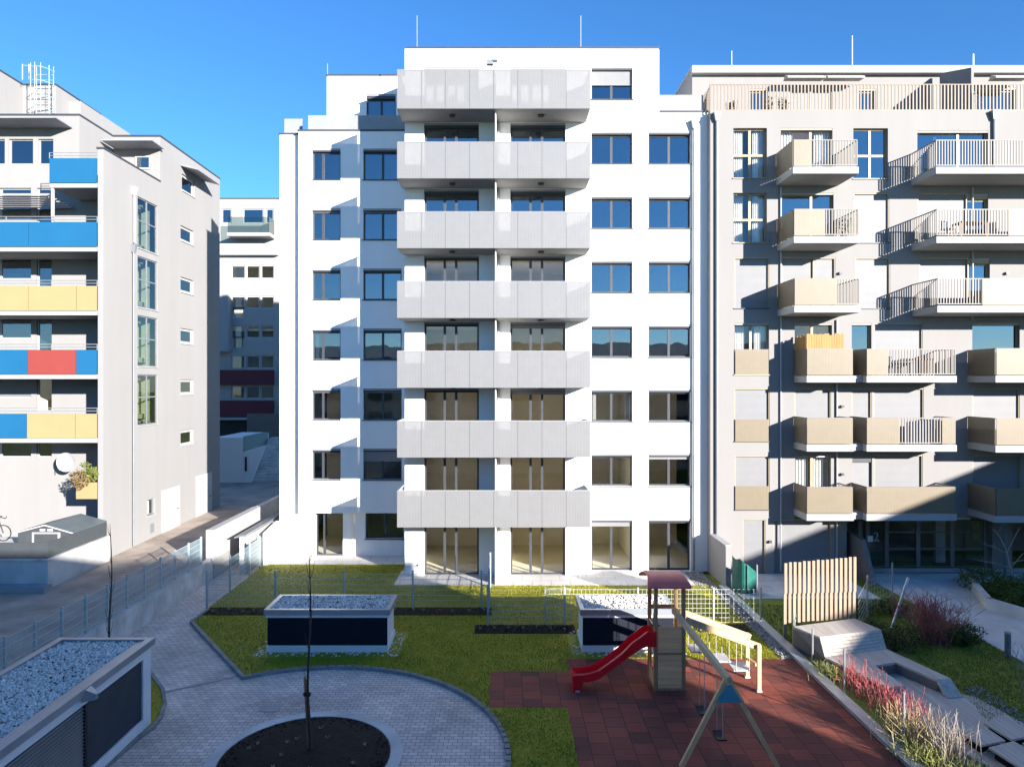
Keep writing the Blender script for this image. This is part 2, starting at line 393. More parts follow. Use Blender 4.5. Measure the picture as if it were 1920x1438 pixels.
def shuttered(root, x0, x1, z0, z1, Y, frame='gold', split=None, rev=.1, label=None, name='window'):
    m = MB(); t = .035; y = Y + rev
    m.box(x0, x0 + t, Y + .02, y + .05, z0, z1); m.box(x1 - t, x1, Y + .02, y + .05, z0, z1); m.box(x0 + t, x1 - t, Y + .02, y + .05, z1 - .05, z1)
    if split: m.box(x0 + (x1 - x0) * split - .035, x0 + (x1 - x0) * split + .035, Y + .02, y + .05, z0, z1 - .05)
    w = part(name, m, frame, root, label)
    s = MB(); z = z0
    while z < z1 - .06:
        s.box(x0 + t, x1 - t, y, y + .03, z + .003, min(z + .046, z1 - .055)); z += .05
    s.box(x0 + t, x1 - t, y + .03, y + .045, z0, z1 - .055)
    part('shutter', s, 'shutter', w)
    part('sill', MB().box(x0 - .03, x1 + .03, Y - .05, y, z0 - .04, z0 - .003), 'anth', w)
    return w
def rooms(root, x0, x1, y0, y1, levels, cross=(), m='room'):
    """floors, back wall and party walls behind the openings"""
    b = MB()
    for z in levels: b.box(x0 + .02, x1 - .02, y0 + .3, y1, z - .25, z - .02)
    b.box(x0 + .02, x1 - .02, y1, y1 + .1, levels[0] - .25, levels[-1])
    for c in cross: b.box(c - .07, c + .07, y0 + .32, y1, levels[0], levels[-1])
    return part('interior', b, m, root)
def cap(root, x0, x1, y0, y1, z, m='anth', t=.07):
    b = MB()
    b.box(x0 - .04, x1 + .04, y0 - .04, y0 + .3, z, z + t); b.box(x0 - .04, x0 + .3, y0 + .3, y1, z, z + t); b.box(x1 - .3, x1 + .04, y0 + .3, y1, z, z + t)
    return part('roof_edge', b, m, root)
def pipe(root, x, y, z0, z1, r=.05, m='greym', hopper=True):
    p = part('downpipe', MB().tube([(x, y, z0), (x, y, z1)], r, 8), m, root, smooth=False)
    if hopper:
        part('rain_hopper', MB().prism([(x - .16, y - .14, z1 + .3), (x + .16, y - .14, z1 + .3), (x + .16, y + .1, z1 + .3), (x - .16, y + .1, z1 + .3)],
             [(x - .07, y - .07, z1 - .1), (x + .07, y - .07, z1 - .1), (x + .07, y + .07, z1 - .1), (x - .07, y + .07, z1 - .1)]), m, p)
    return p
P = 2.895

# ================================================================== MAIN WHITE BUILDING
MAIN = thing('apartment_building', 'white apartment block with seven grey perforated balconies stacked in its centre', 'building', (0, 33, 0))
LY, GY, WY, RY = 33.49, 33.83, 30.35, 31.16
c1 = (X(585, LY), X(638.5, LY)); c2 = (X(681, LY), X(753, LY))
lw = [(a, b, 19.78 - P * i - 1.5, 19.78 - P * i) for i in range(6) for a, b in (c1, c2)]
gd = (X(591.5, GY), X(643, GY), .02, 2.19 - .02); gw = (X(685, GY), X(757, GY), .88, 2.17)
b = MB().wall(-9.92, -4.34, 2.19, 20.62, LY, lw, .16)
b.quad((-9.92, LY, 2.19), (-9.92, GY, 2.19), (-4.34, GY, 2.19), (-4.34, LY, 2.19)); b.quad((-9.92, GY, 2.19), (-9.92, LY, 2.19), (-9.92, LY, 20.62), (-9.92, GY, 20.62))
b.wall(-10.95, -4.34, 0, 2.19, GY, [gd, gw], .16); b.wall(-10.95, -9.92, 2.19, 20.57, GY)
b.shell(-10.95, -4.34, GY, 45, 0, 20.6, 'LRBT')
b.quad((-9.92, LY, 20.62), (-4.34, LY, 20.62), (-4.34, GY, 20.6), (-9.92, GY, 20.6))
part('wall', b, 'white', MAIN)
for i, h in enumerate(lw):
    r = i // 2; w = window(MAIN, *h, LY, split=(.36,) if i % 2 == 0 else (.5,), blind=.35 if (r == 5 and i % 2) else (.04 if r in (1, 4) else 0), pane='pane2' if r < 4 else 'pane', curtain=.13 if r == 3 and i % 2 == 0 else 0)
window(MAIN, *gd, GY, split=(.3,), box=0, sill=False, name='door', fw=.08); window(MAIN, *gw, GY, split=(.5,), box=0)
rooms(MAIN, -9.85, -4.4, LY, 38.5, [.06, 2.6] + [19.78 - P * i + .55 for i in range(5, -1, -1)], (-7.4,))
# set-back storey on the left wing
SY = 34.6
td = (X(687, SY), X(742, SY), 20.7, Z(177, SY))
b = MB().wall(X(613, SY), -4.34, 20.6, 23.78, SY, [td], .16); b.shell(X(613, SY), -4.34, SY, 45, 20.6, 23.78, 'LRBT')
part('wall', b, 'white', MAIN); window(MAIN, *td, SY, split=(.5,), box=.22, sill=False, name='door', pane='pane2')
part('interior', MB().box(-8.8, -4.5, SY + .3, 39, 20.4, 20.58).box(-8.8, -4.5, 39, 39.1, 20.6, 23.7), 'room', MAIN)
cap(MAIN, X(613, SY), -4.34, SY, 44.9, 23.78); cap(MAIN, -9.92, -4.4, LY, LY + .35, 20.625); cap(MAIN, -10.95, -9.97, GY, 44.9, 20.58)
def sheet_rail(root, x0, x1, y, z0, z1, m='perf', left=None, right=None, n=4):
    r = part('railing', MB().box(x0, x1, y, y + .02, z0, z1), m, root)
    p = MB()
    for i in range(n + 1):
        x = x0 + .05 + (x1 - x0 - .1) * i / n; p.box(x - .025, x + .025, y + .025, y + .06, z0, z1 - .02)
    p.box(x0, x1, y + .025, y + .065, z1 - .02, z1 + .02)
    part('rail_frame', p, 'light', r)
    for xx, yy in ((x0, left), (x1, right)):
        if yy: part('side_panel', MB().box(xx - .01, xx + .01, y + .07, yy, z0, z1), m, r)
    return r
sheet_rail(MAIN, -9.5, -4.42, 33.62, 20.7, 21.42, 'frost', left=34.55, n=3); sheet_rail(MAIN, -10.9, -10.0, 34.4, 20.66, 21.55, 'frost', n=1)
# central wing with the balconies
zb = [19.87 - 2.898 * k for k in range(7)]
dx = [(-3.5, -1.1), (.28, 2.69)]
dh = []
for a, c in dx:
    dh.append((a, c, zb[0] + .26, 22.28)); dh.append((a, c, .03, zb[6] - .03))
    for k in range(1, 7): dh.append((a, c, zb[k] + .26, zb[k - 1] - .04))
b = MB().wall(-4.34, 3.6, 0, 23.09, WY, dh, .2); b.shell(-4.34, 3.6, WY, 36, 0, 23.09, 'LRT')
part('wall', b, 'white', MAIN)
for i, h in enumerate(dh):
    part_open = i % 8
    window(MAIN, *h, WY, rev=.2, split=(.37, .58), box=.18 if part_open in (0, 2, 3) else .1, sill=False, name='balcony_door', fw=.08, pane='pane2' if part_open in (2, 3) else 'pane', blind=.07 if part_open in (6, 5) and i > 7 else 0)
rooms(MAIN, -4.3, 3.55, WY, 36, [.06] + [z + .24 for z in reversed(zb)] + [23.0], (-.35,))
for k, z in enumerate(zb):
    bal = part('balcony', MB().box(-4.43, 3.57, 28.85, WY - .002, z, z + .2).box(-4.43, 3.57, 28.85, WY - .003, z + .2, z + .235), 'slab', MAIN)
    top = (21.5 if k == 0 else z + 1.52)
    rp = MB(); xe = [-4.45 + 8.04 * i / 8 for i in range(9)]
    for a, c in zip(xe, xe[1:]): rp.box(a + .006, c - .006, 28.815, 28.835, z, top)
    part('railing', rp.box(-4.45, -4.43, 28.84, WY - .01, z, top).box(3.57, 3.59, 28.84, WY - .01, z, top), 'perf', bal)
    p = MB()
    for i in range(9):
        x = -4.42 + 7.98 * i / 8; p.box(x - .03, x + .03, 28.852, 28.9, z + .236, top - .03)
    p.box(-4.43, 3.57, 28.84, 28.9, top - .03, top + .012); p.box(-4.43, 3.57, 28.91, 28.94, z + .3, z + .35)
    for x in (-4.4, 3.54): p.box(x - .025, x + .025, 28.91, WY - .02, top - .03, top + .012)
    part('rail_frame', p, 'wframe', bal)
    for x in (-2.2, 1.57): part('soffit_lamp', MB().tube([(x, 29.5, z - .07), (x, 29.5, z - .001)], .13, 12), 'anth', bal)
    zt = zb[k - 1] if k else 21.6
    part('partition', MB().box(-.37, -.33, 29.1, WY - .01, z + .24, zt - .003), 'white', bal)
part('partition', MB().box(-.37, -.33, 28.95, WY - .01, .06, zb[6] - .003), 'white', MAIN)
pipe(MAIN, -.24, WY - .07, .1, 19.8, .045, 'light', False)
f = part('floodlight', MB().tube([(-.5, 28.95, 21.5), (-.5, 28.95, 21.75)], .03, 6).box(-.72, -.45, 28.8, 29.0, 21.72, 21.9).box(-.5, -.28, 28.78, 28.98, 21.86, 22.1), 'greym', MAIN)
part('lamp_glass', MB().box(-.48, -.3, 28.765, 28.779, 21.88, 22.08), 'light', f)
for x, z, y in ((-3.9, 1.2, WY), (2.95, 1.2, WY), (-10.4, 1.35, GY), (-3.9, 6.5, WY), (2.95, 6.5, WY), (-3.9, 3.6, WY), (2.95, 3.6, WY)):
    part('socket_box', MB().box(x - .07, x + .07, y - .03, y - .001, z - .09, z + .09), 'light', MAIN)
for x in (-3.75, 2.95): part('tap', MB().tube([(x, WY - .001, .55), (x, WY - .09, .53), (x - .05, WY - .1, .48)], .02, 6), 'anth', MAIN)
# right block
wx1 = (X(1108.5, RY), X(1186, RY)); wx2 = (X(1216, RY), X(1295, RY))
rw = [(wx1[0], wx1[1], 19.79 - P * i - 1.47, 19.79 - P * i) for i in range(-1, 6)] + [(wx2[0], wx2[1], 19.79 - P * i - 1.47, 19.79 - P * i) for i in range(6)]
rg = [(wx1[0], wx1[1], .03, 2.37), (wx2[0], wx2[1], .03, 2.37)]
b = MB().wall(3.6, 6.97, 0, 23.48, RY, [h for h in rw + rg if h[0] < 6.2], .18).wall(6.97, 9.15, 0, 20.63, RY, [h for h in rw + rg if h[0] > 7], .18)
b = MB().wall(3.6, 9.15, 0, 20.63, RY, [h for h in rw + rg if h[3] < 20.6], .18).wall(-4.33, 6.97, 20.63, 23.48, RY, [h for h in rw if h[3] > 20.7], .18)
b.shell(-4.33, 6.97, RY, 45, 20.63, 23.48, 'LRBT'); b.shell(-4.34, 9.15, RY, 45, 0, 20.63, 'RB'); b.quad((6.97, RY, 20.63), (9.15, RY, 20.63), (9.15, 45, 20.63), (6.97, 45, 20.63))
part('wall', b, 'white', MAIN)
for i, h in enumerate(rw):
    window(MAIN, *h, RY, rev=.18, frame='anth' if i % 3 else 'anth', blind={0: .5, 12: .1}.get(i, .0), pane='pane2' if (i < 5 or 7 <= i < 11) else 'pane', curtain=.1 if i in (5,) else 0)
for i, h in enumerate(rg): window(MAIN, *h, RY, rev=.18, split=(.5,), box=.14, sill=False, name='door', fw=.08, blind=.1 if i == 0 else 0)
rooms(MAIN, 3.65, 9.1, RY, 36.5, [.06] + [19.79 - P * i + .55 for i in range(6, -1, -1)], (6.1,))
part('interior', MB().box(3.65, 6.9, RY + .3, 36, 20.4, 20.6).box(3.65, 6.9, 36, 36.1, 20.6, 23.4), 'room', MAIN)
cap(MAIN, -4.33, 6.97, RY, 44.9, 23.485); part('roof_edge', MB().box(7.02, 9.19, RY - .05, RY + .25, 20.633, 20.69), 'anth', MAIN)
sheet_rail(MAIN, 7.0, 8.95, RY + .02, 20.7, 21.4, 'frost', n=2)
pipe(MAIN, X(1301, 31.05), 31.05, .1, 19.95, .05, 'greym')
for x, y, z0, z1 in ((X(782, 32), 32, 23.5, Z(30, 32)), (X(1089, 32), 32, 23.5, Z(30, 32)), (X(614, 35.2), 35.2, 23.8, Z(120, 35.2))):
    part('lightning_rod', MB().tube([(x, y, z0), (x, y, z1)], .022, 5), 'chrome', MAIN)
part('step', MB().box(gd[0] - .1, gd[1] + .1, GY - .35, GY - .01, .06, .12), 'light', MAIN)

# ================================================================== RIGHT BEIGE BUILDING
RB = thing('apartment_building', 'beige apartment block with slatted balconies and a rooftop terrace', 'building', (20, 33, 0))
BY = 30.75; S = BY / F
def bx(px): return (px - CX) * S
def bz(py): return H - (py - CY) * S
holes = []; jobs = []
def addw(px0, px1, py0, py1, kind, **kw):
    h = (bx(px0), bx(px1), bz(py1), bz(py0)); holes.append(h); jobs.append((h, kind, kw))
for y0, y1 in ((240.5, 334), (362, 455)): addw(1375, 1438, y0, y1, 'cross', curtain=.3, glaz='pane')
addw(1377, 1442, 483, 578, 'shut'); addw(1377, 1442, 606, 702, 'two', curtain=.3); addw(1377, 1443, 728, 827, 'shut'); addw(1378, 1443, 854, 955, 'shut')
addw(1393, 1435, 973, 1076, 'shut')
addw(1464, 1561, 241, 318, 'door', curtain=.25, glaz='pane'); addw(1464, 1563, 362, 448, 'door'); addw(1466, 1566, 483, 580, 'shut', split=.6)
addw(1490, 1560, 606, 710, 'two'); addw(1490, 1558, 728, 840, 'shut'); addw(1491, 1558, 854, 972, 'two', curtain=.4)
addw(1450, 1558, 974, 1076, 'shut')
addw(1600, 1665, 241, 335, 'cross'); addw(1601, 1667, 362, 455, 'shut'); addw(1604, 1669, 483, 578, 'shut')
addw(1597, 1634, 606, 710, 'one'); addw(1597, 1634, 728, 840, 'shut'); addw(1598, 1635, 854, 974, 'blank')
addw(1638, 1730, 606, 710, 'shut'); addw(1638, 1732, 728, 840, 'shut'); addw(1639, 1730, 853, 974, 'shut')
addw(1720, 1853, 245.5, 335, 'door'); addw(1721, 1853, 363, 456, 'half'); addw(1724, 1856, 484, 578, 'half')
addw(1823, 1912, 606, 710, 'one'); addw(1824, 1912, 728, 842, 'shut'); addw(1824, 1914, 853, 974, 'shut')
holes.append((15.2, 29.5, .05, 2.5))
b = MB().wall(9.15, 30, 0, 20.54, BY, holes, .16)
b.shell(9.15, 30, BY, 46, 0, 20.54, 'LRB'); b.quad((9.15, BY, 20.54), (30, BY, 20.54), (30, 46, 20.54), (9.15, 46, 20.54))
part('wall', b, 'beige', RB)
for h, k, kw in jobs:
    gz_ = kw.pop('glaz', 'pane2')
    if k == 'shut': shuttered(RB, *h, BY, **kw)
    elif k == 'cross': window(RB, *h, BY, frame='gold', split=(.52,), bars=(.47,), box=0, pane=gz_, fw=.06, **kw)
    elif k == 'two': window(RB, *h, BY, frame='gold', split=(.5,), box=.05, pane='pane', fw=.06, **kw)
    elif k == 'one': window(RB, *h, BY, frame='gold', split=(), box=.05, pane='pane2', fw=.06, **kw)
    elif k == 'blank': window(RB, *h, BY, frame='anth', split=(), box=.3, pane='pane', fw=.06, blind=.5)
    elif k == 'door': window(RB, *h, BY, frame='gold', split=(.6,), box=.05, pane=gz_, fw=.06, **kw)
    else:
        x0, x1, z0, z1 = h; xm = x0 + (x1 - x0) * .7
        shuttered(RB, x0, xm, z0, z1, BY); window(RB, xm, x1, z0, z1, BY, frame='gold', split=(), box=.25, pane='pane2', fw=.07, sill=False)
rooms(RB, 9.2, 29.9, BY, 36, [2.62] + [bz(240.5) - P * i + .4 for i in range(4, -1, -1)], (12, 15.1, 19.3))
def slat_row(mb, p0, p1, z0, z1, gap=.12, w=.042, d=.03):
    p0, p1 = Vector((p0[0], p0[1], 0)), Vector((p1[0], p1[1], 0)); L = (p1 - p0).length; n = max(2, int(L / gap)); u = (p1 - p0) / L
    for i in range(n + 1):
        c = p0.lerp(p1, i / n); mb.beam((c.x, c.y, z0), (c.x, c.y, z1), w, d, (-u.y, u.x, 0))
def bar_balcony(x0, x1, yf, zs, solid=(), bars=True, left_solid=True, top=1.14, thick=.28, side_bars=False):
    """slab with beige sheet infill on the given spans and upright slats on the rest"""
    bal = part('balcony', MB().box(x0, x1, yf, BY - .002, zs - thick, zs), 'slab', RB)
    rl = MB(); zt = zs + top; yr = yf + .06
    rl.box(x0 + .04, x1 - .04, yr - .02, yr + .02, zt - .03, zt + .01); rl.box(x0 + .02, x0 + .06, yr + .02, BY - .01, zt - .03, zt + .01); rl.box(x1 - .06, x1 - .02, yr + .02, BY - .01, zt - .03, zt + .01)
    rl.box(x0 + .04, x1 - .04, yr - .02, yr + .02, zs + .06, zs + .1)
    if bars: slat_row(rl, (x0 + .05, yr), (x1 - .05, yr), zs + .06, zt - .03)
    slat_row(rl, (x1 - .04, yr), (x1 - .04, BY - .1), zs + .06, zt - .03)
    if side_bars: slat_row(rl, (x0 + .04, yr), (x0 + .04, BY - .1), zs + .06, zt - .03)
    part('railing', rl, 'larch' if False else 'light_beige', bal)
    for a, c in solid: part('infill_panel', MB().box(a, c, yr - .045, yr - .028, zs + .03, zt - .01), 'perf_gold', bal)
    if left_solid: part('infill_panel', MB().box(x0 + .0, x0 + .018, yr - .02, BY - .02, zs + .03, zt - .01), 'perf_gold', bal)
    return bal
M['light_beige'] = mat('beige_slats', (.19, .172, .15), .55, .06, 3)
zs = [17.49 - P * i for i in range(3)]
bar_balcony(12.06, 14.8, 28.93, zs[0], [(12.1, X(1523, 28.9))]); bar_balcony(12.1, 14.85, 28.93, zs[1], [(12.12, X(1548, 28.9))]); bar_balcony(12.12, 14.88, 28.93, zs[2], [(12.14, X(1571, 28.9))])
bar_balcony(18.04, 25, 28.95, zs[0], left_solid=False, side_bars=True)
bar_balcony(18.06, 25, 28.95, zs[1], [(X(1893, 28.9), 24.95)], left_solid=False, side_bars=True)
bar_balcony(18.1, 25, 28.95, zs[2], [(X(1844, 28.9), 24.95)], left_solid=False, side_bars=True)
zl = [8.78, 8.78 - P - .03, 8.78 - 2 * P - .07]
for i, z in enumerate(zl):
    bar_balcony(12.84, 14.83, 29.4, z, [(12.86, 14.8)], bars=False)
    bar_balcony(15.38, 19.2, 29.4, z, [[(15.4, 16.3)], [(15.4, X(1686, 29.4)), (X(1767, 29.4), 19.15)], [(15.4, 19.15)]][i], bars=i < 2)
    part('balcony', MB().box(14.832, 15.378, 29.75, BY - .002, z - .28, z), 'slab', RB)
    bar_balcony(20.55, 25.2, 28.98, z, [(20.6, 25.1)], bars=False)
    y = [655, 786, 911][i]
    part('window_guard', MB().box(bx(1377) + .02, bx(1441) - .02, BY - .06, BY - .03, bz([702, 828, 955][i]), bz(y)), 'perf_gold', RB)
for px, z0, z1 in ((1463, bz(1070), bz(352)), (1568, bz(1070), bz(600)), (1822, bz(600), bz(352)), ):
    pipe(RB, bx(px), BY - .06, z0, z1, .04, 'light', False)
pipe(RB, bx(1343), BY - .08, .1, bz(225), .055, 'greym'); pipe(RB, bx(1862), BY - .08, bz(330), bz(222), .055, 'greym')
for px, py in ((1574, 513), (1886, 513), (1578, 762), (1578, 889), (1443, 1015)): part('wall_lamp', MB().box(bx(px) - .06, bx(px) + .06, BY - .12, BY - .001, bz(py) - .05, bz(py) + .05), 'anth', RB)
# rooftop terrace
tr = MB(); slat_row(tr, (9.2, 30.85), (30, 30.85), 20.6, 21.72, .155, .06, .03); tr.box(9.15, 30, 30.83, 30.87, 21.72, 21.76); tr.box(9.15, 30, 30.83, 30.87, 20.57, 20.62)
slat_row(tr, (9.2, 31.0), (9.2, 33.6), 20.6, 21.72, .155, .06, .03)
M['tan_slats'] = mat('tan_slats', (.215, .175, .135), .6, .08, 3)
part('terrace_railing', tr, 'tan_slats', RB)
PY = 34.0
ph = [(X(1407, PY), X(1440, PY), 20.6, 22.9), (X(1611, PY), X(1616, PY) + .7, 20.6, 22.9), (X(1830, PY), X(1905, PY), 20.6, 22.95), (X(1480, PY), X(1560, PY), 20.6, 22.9)]
b = MB().wall(9.23, 30, 20.54, 23.85, PY, ph, .16); b.shell(9.23, 30, PY, 44, 20.54, 23.85, 'LRBT'); part('penthouse_wall', b, 'beige', RB)
part('roof_edge', MB().box(9.15, 30, PY - .3, PY - .002, 23.55, 23.9).box(9.15, 30, PY, 44, 23.852, 23.92), 'slab', RB)
for i, h in enumerate(ph):
    if i == 3: shuttered(RB, *h, PY, split=.5)
    else: window(RB, *h, PY, frame='gold', split=(), box=.1, sill=False, pane='pane2', name='door')
part('interior', MB().box(9.4, 29.8, 37, 37.1, 20.6, 23.7).box(9.4, 29.8, PY + .3, 37, 20.42, 20.53), 'room', RB)
for a, c in ((1474, 1545), (1549, 1618), (1862, 1925)):
    part('awning', MB().prism([(X(a, 33.3), 33.45, 23.3), (X(a, 33.3), 33.1, 23.12), (X(a, 33.3), 33.1, 23.04), (X(a, 33.3), 33.65, 23.1)], [(X(c, 33.3), 33.45, 23.3), (X(c, 33.3), 33.1, 23.12), (X(c, 33.3), 33.1, 23.04), (X(c, 33.3), 33.65, 23.1)]), 'awn', RB)
fx = X(1818, 31.6)
part('terrace_divider', MB().prism([(fx - .06, 31.4, 20.55), (fx - .06, 33.68, 20.55), (fx - .06, 33.68, 23.5), (fx - .06, 31.4, 22.75)], [(fx + .06, 31.4, 20.55), (fx + .06, 33.68, 20.55), (fx + .06, 33.68, 23.5), (fx + .06, 31.4, 22.75)]), 'beige', RB)
part('skylight', MB().box(X(1450, 36), X(1486, 36), 36, 37, 23.92, 24.2), 'light', RB)
for px, py in ((1372, 96), (1598, 68), (1825, 102)): part('lightning_rod', MB().tube([(X(px, 36), 36, 23.9), (X(px, 36), 36, Z(py, 36))], .022, 5), 'chrome', RB)
# entrance
EY = 31.75
en = MB(); exs = [X(p, EY) for p in (1612, 1626, 1662, 1721, 1785, 1848)]
for x in exs: en.box(x - .09, x + .09, EY - .04, EY + .08, .06, 2.5)
en.box(exs[2] + .09, exs[-1] - .09, EY, EY + .05, 1.62, 1.68); en.box(exs[2] + .09, exs[-1] - .09, EY + .002, EY + .052, .86, .92); en.box(15.3, exs[-1], EY, EY + .05, .06, .1)
e = part('entrance', en, 'taupe', RB)
part('pane', MB().box(exs[0], exs[-1], EY + .02, EY + .035, .1, 2.5), 'pane', e)
part('inner_column', MB().box(X(1752, 32.6), X(1770, 32.6), 32.5, 32.7, .06, 2.5), 'light', e)
part('lobby_panel', MB().box(X(1823, 33), X(1836, 33), 33.0, 33.1, 1.0, 2.0), 'yellow', e)
part('paper_notice', MB().box(X(1625, EY) + .02, X(1634, EY) + .04, EY - .055, EY - .045, Z(1015, EY), Z(1004, EY)), 'paper', e)
cu = bpy.data.curves.new('house_number', 'FONT'); cu.body = '2'; cu.size = .55; cu.extrude = .004
tmp = bpy.data.objects.new('tmp', cu); COL.objects.link(tmp); bpy.context.view_layer.update()
me = bpy.data.meshes.new_from_object(tmp.evaluated_get(bpy.context.evaluated_depsgraph_get())); bpy.data.objects.remove(tmp)
me.materials.append(M['light']); num = bpy.data.objects.new('house_number', me); COL.objects.link(num); num.parent = e
lx, ly, lz = LOC[RB.name]; num.location = (X(1637, EY) - lx, EY - .012 - ly, Z(1013, EY)); num.rotation_euler = (PI / 2, 0, 0)
part('number_underline', MB().box(X(1637, EY), X(1649, EY), EY - .016, EY - .008, Z(1014.5, EY), Z(1013.3, EY)), 'light', e)
part('interior', MB().box(15.2, 29.4, 35, 35.1, 0, 2.5).box(15.1, 15.24, BY + .17, 35, .05, 2.5).box(15.25, 29.5, BY + .17, 35, 2.5, 2.58).box(exs[-1] + .1, exs[-1] + 1.0, EY - .3, EY + .2, .05, 2.5).box(29.5, 29.6, BY + .2, 35, 0, 2.5), 'taupe', RB)
part('column', MB().tube([(X(1885, 30.4), 30.4, .05), (X(1885, 30.4), 30.4, 2.5)], .07, 10), 'bollard', RB)

# ================================================================== LEFT BUILDING
LB = thing('apartment_building', 'cream apartment block with blue, yellow and red balcony panels at the left', 'building', (-22, 36, 0))
FX = -18.2; KY = 33.8
kw = KY / F
def kx(px): return (px - CX) * kw
def kz(py): return H - (py - CY) * kw
wins = []
zt0 = 17.97
for k in range(5):
    zt = zt0 - P * k + (-.0)
    wins += [(kx(-60), kx(58), zt - 1.55, zt), (kx(68.5), kx(97), zt - 2.2 if k < 4 else zt - 1.55, zt)]
tops = [(kx(-40), kx(9), Z(308, KY), Z(261, KY)), (kx(16), kx(62), Z(308, KY), Z(261, KY)), (kx(71), kx(100), Z(308, KY), Z(261, KY))]
b = MB().wall(-34, FX - .25, .4, 18.6, KY, wins, .12).wall(-34, -20.7, 18.6, 21.5, KY, tops, .12)
b.quad((-20.7, KY, 18.6), (-20.7, 36.7, 18.6), (-20.7, 36.7, 21.5), (-20.7, KY, 21.5)); b.quad((-34, KY, 21.5), (-20.7, KY, 21.5), (-20.7, 36.7, 21.5), (-34, 36.7, 21.5))
b.quad((-20.7, KY, 18.6), (FX - .25, KY, 18.6), (FX - .25, 36.7, 18.6), (-20.7, 36.7, 18.6))
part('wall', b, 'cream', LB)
for i, h in enumerate(wins): window(LB, *h, KY, rev=.1, frame='wframe', split=(.5,) if i % 2 == 0 else (), box=0, sill=False, pane='pane2' if i < 6 else 'pane', fw=.06, blind=.95 if i == 6 else 0)
for h in tops: window(LB, *h, KY, rev=.1, frame='wframe', split=(), box=0, sill=False, pane='pane2', fw=.05)
rooms(LB, -34, FX - .5, KY, 36.5, [1.9] + [zt0 - P * k + .5 for k in range(4, -1, -1)], (-23,), 'room')
part('interior', MB().box(-33, -20.9, 36.4, 36.5, 18.7, 21.3).box(-33, -20.9, KY + .3, 36.4, 18.62, 18.7), 'room', LB)
# side wall along the lane, with its glazed stairwell, small windows and doors
def sy(px): return -FX * F / (CX - px)
side = [(sy(258), sy(295.5), 17.75 - 2.95 * k - 2.55, 17.75 - 2.95 * k) for k in range(4)]
small = [(sy(338.5), sy(363), 17.35 - P * k - .85, 17.35 - P * k) for k in range(5)]
uppw = [(sy(341), sy(365), 19.35, 20.3)]
base = [(sy(276), sy(291), Z(966, 35.6), Z(936, 35.6))]
hs = side + small + uppw + base
def side_wall(mb, y0, y1, z0, z1, hl, rev=.14):
    t = MB().wall(y0, y1, z0, z1, 0, hl, rev)
    n = len(mb.v); mb.v += [(FX - d, y, z) for y, d, z in t.v]; mb.f += [tuple(n + i for i in f) for f in t.f]
b = MB(); side_wall(b, 31.5, 36.7, .2, 19.1, [h for h in hs if h[1] < 36.7]); side_wall(b, 36.7, 44.4, .2, 21.5, [h for h in hs if h[0] > 36.7])
b.quad((FX - .25, 31.5, .2), (FX, 31.5, .2), (FX, 31.5, 19.1), (FX - .25, 31.5, 19.1)); b.quad((FX - .25, 31.5, 19.1), (FX, 31.5, 19.1), (FX, 36.7, 19.1), (FX - .25, 36.7, 19.1))
b.quad((-20.7, 36.7, 18.6), (FX, 36.7, 18.6), (FX, 36.7, 21.5), (-20.7, 36.7, 21.5)); b.quad((-30, 36.7, 21.5), (FX, 36.7, 21.5), (FX, 44.4, 21.5), (-30, 44.4, 21.5)); b.quad((FX, 44.4, 0), (-34, 44.4, 0), (-34, 44.4, 21.5), (FX, 44.4, 21.5))
b.quad((-34, KY, 0), (-34, 44.4, 0), (-34, 44.4, 21.5), (-34, KY, 21.5)); b.quad((FX - .25, 31.5, 18.9), (FX - .25, KY, 18.9), (FX - .25, KY, .2), (FX - .25, 31.5, .2))
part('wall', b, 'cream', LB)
def side_window(y0, y1, z0, z1, frame, pane='pane', split=(), bars=(), fw=.06, d=.1, name='window', sill=True):
    m = MB(); a, c = FX - d - .06, FX - d
    m.box(a, c, y0, y0 + fw, z0, z1); m.box(a, c, y1 - fw, y1, z0, z1); m.box(a, c, y0 + fw, y1 - fw, z0, z0 + fw); m.box(a, c, y0 + fw, y1 - fw, z1 - fw, z1)
    for t in split: y = y0 + (y1 - y0) * t; m.box(a + .003, c - .003, y - .035, y + .035, z0 + fw, z1 - fw)
    for t in bars: z = z0 + (z1 - z0) * t; m.box(a + .006, c - .006, y0 + fw, y1 - fw, z - .03, z + .03)
    w = part(name, m, frame, LB)
    part('pane', MB().box(a + .02, a + .034, y0 + fw, y1 - fw, z0 + fw, z1 - fw), pane, w)
    if sill: part('sill', MB().box(c, FX + .05, y0 - .03, y1 + .03, z0 - .04, z0 - .003), 'light', w)
for h in side: side_window(*h, 'greym', 'green', (.5,), (.55,), .06, .05, 'stair_window')
for h in small + uppw: side_window(*h, 'wframe', 'pane', (.0,) if False else (), (), .13, .09)
for h in base: side_window(*h, 'greym', 'pane')
part('interior', MB().box(-22, FX - .5, 34.2, 34.3, 5, 18.5).box(-22, FX - .5, 36.45, 36.6, .5, 18.5).box(-21.2, -21.1, 34.3, 36.4, 5, 18.5).box(-21.4, -21.3, 36.8, 44, .5, 21), 'room', LB)
part('bright_backing', MB().box(FX - 1.5, FX - 1.42, 34.45, 36.3, 5, 18.4), 'curtain', LB)  # pale wall added behind the stair glazing to catch sun and brighten it
st = MB()
for k in range(5):
    for i in range(8): st.box(FX - 1.4, FX - .35, 34.4 + .25 * i, 34.65 + .25 * i, 5.2 + P * k + .17 * i, 5.3 + P * k + .17 * i)
part('staircase', st, 'conc_l', LB)
for a, c, z1 in ((303, 336, 2.75), (367.5, 396, 2.95)):
    d = part('door', MB().box(FX + .004, FX + .05, sy(a), sy(c), .5, z1), 'wframe', LB); part('handle', MB().box(FX + .05, FX + .1, sy(c) - .35, sy(c) - .2, 1.5, 1.54), 'anth', d)
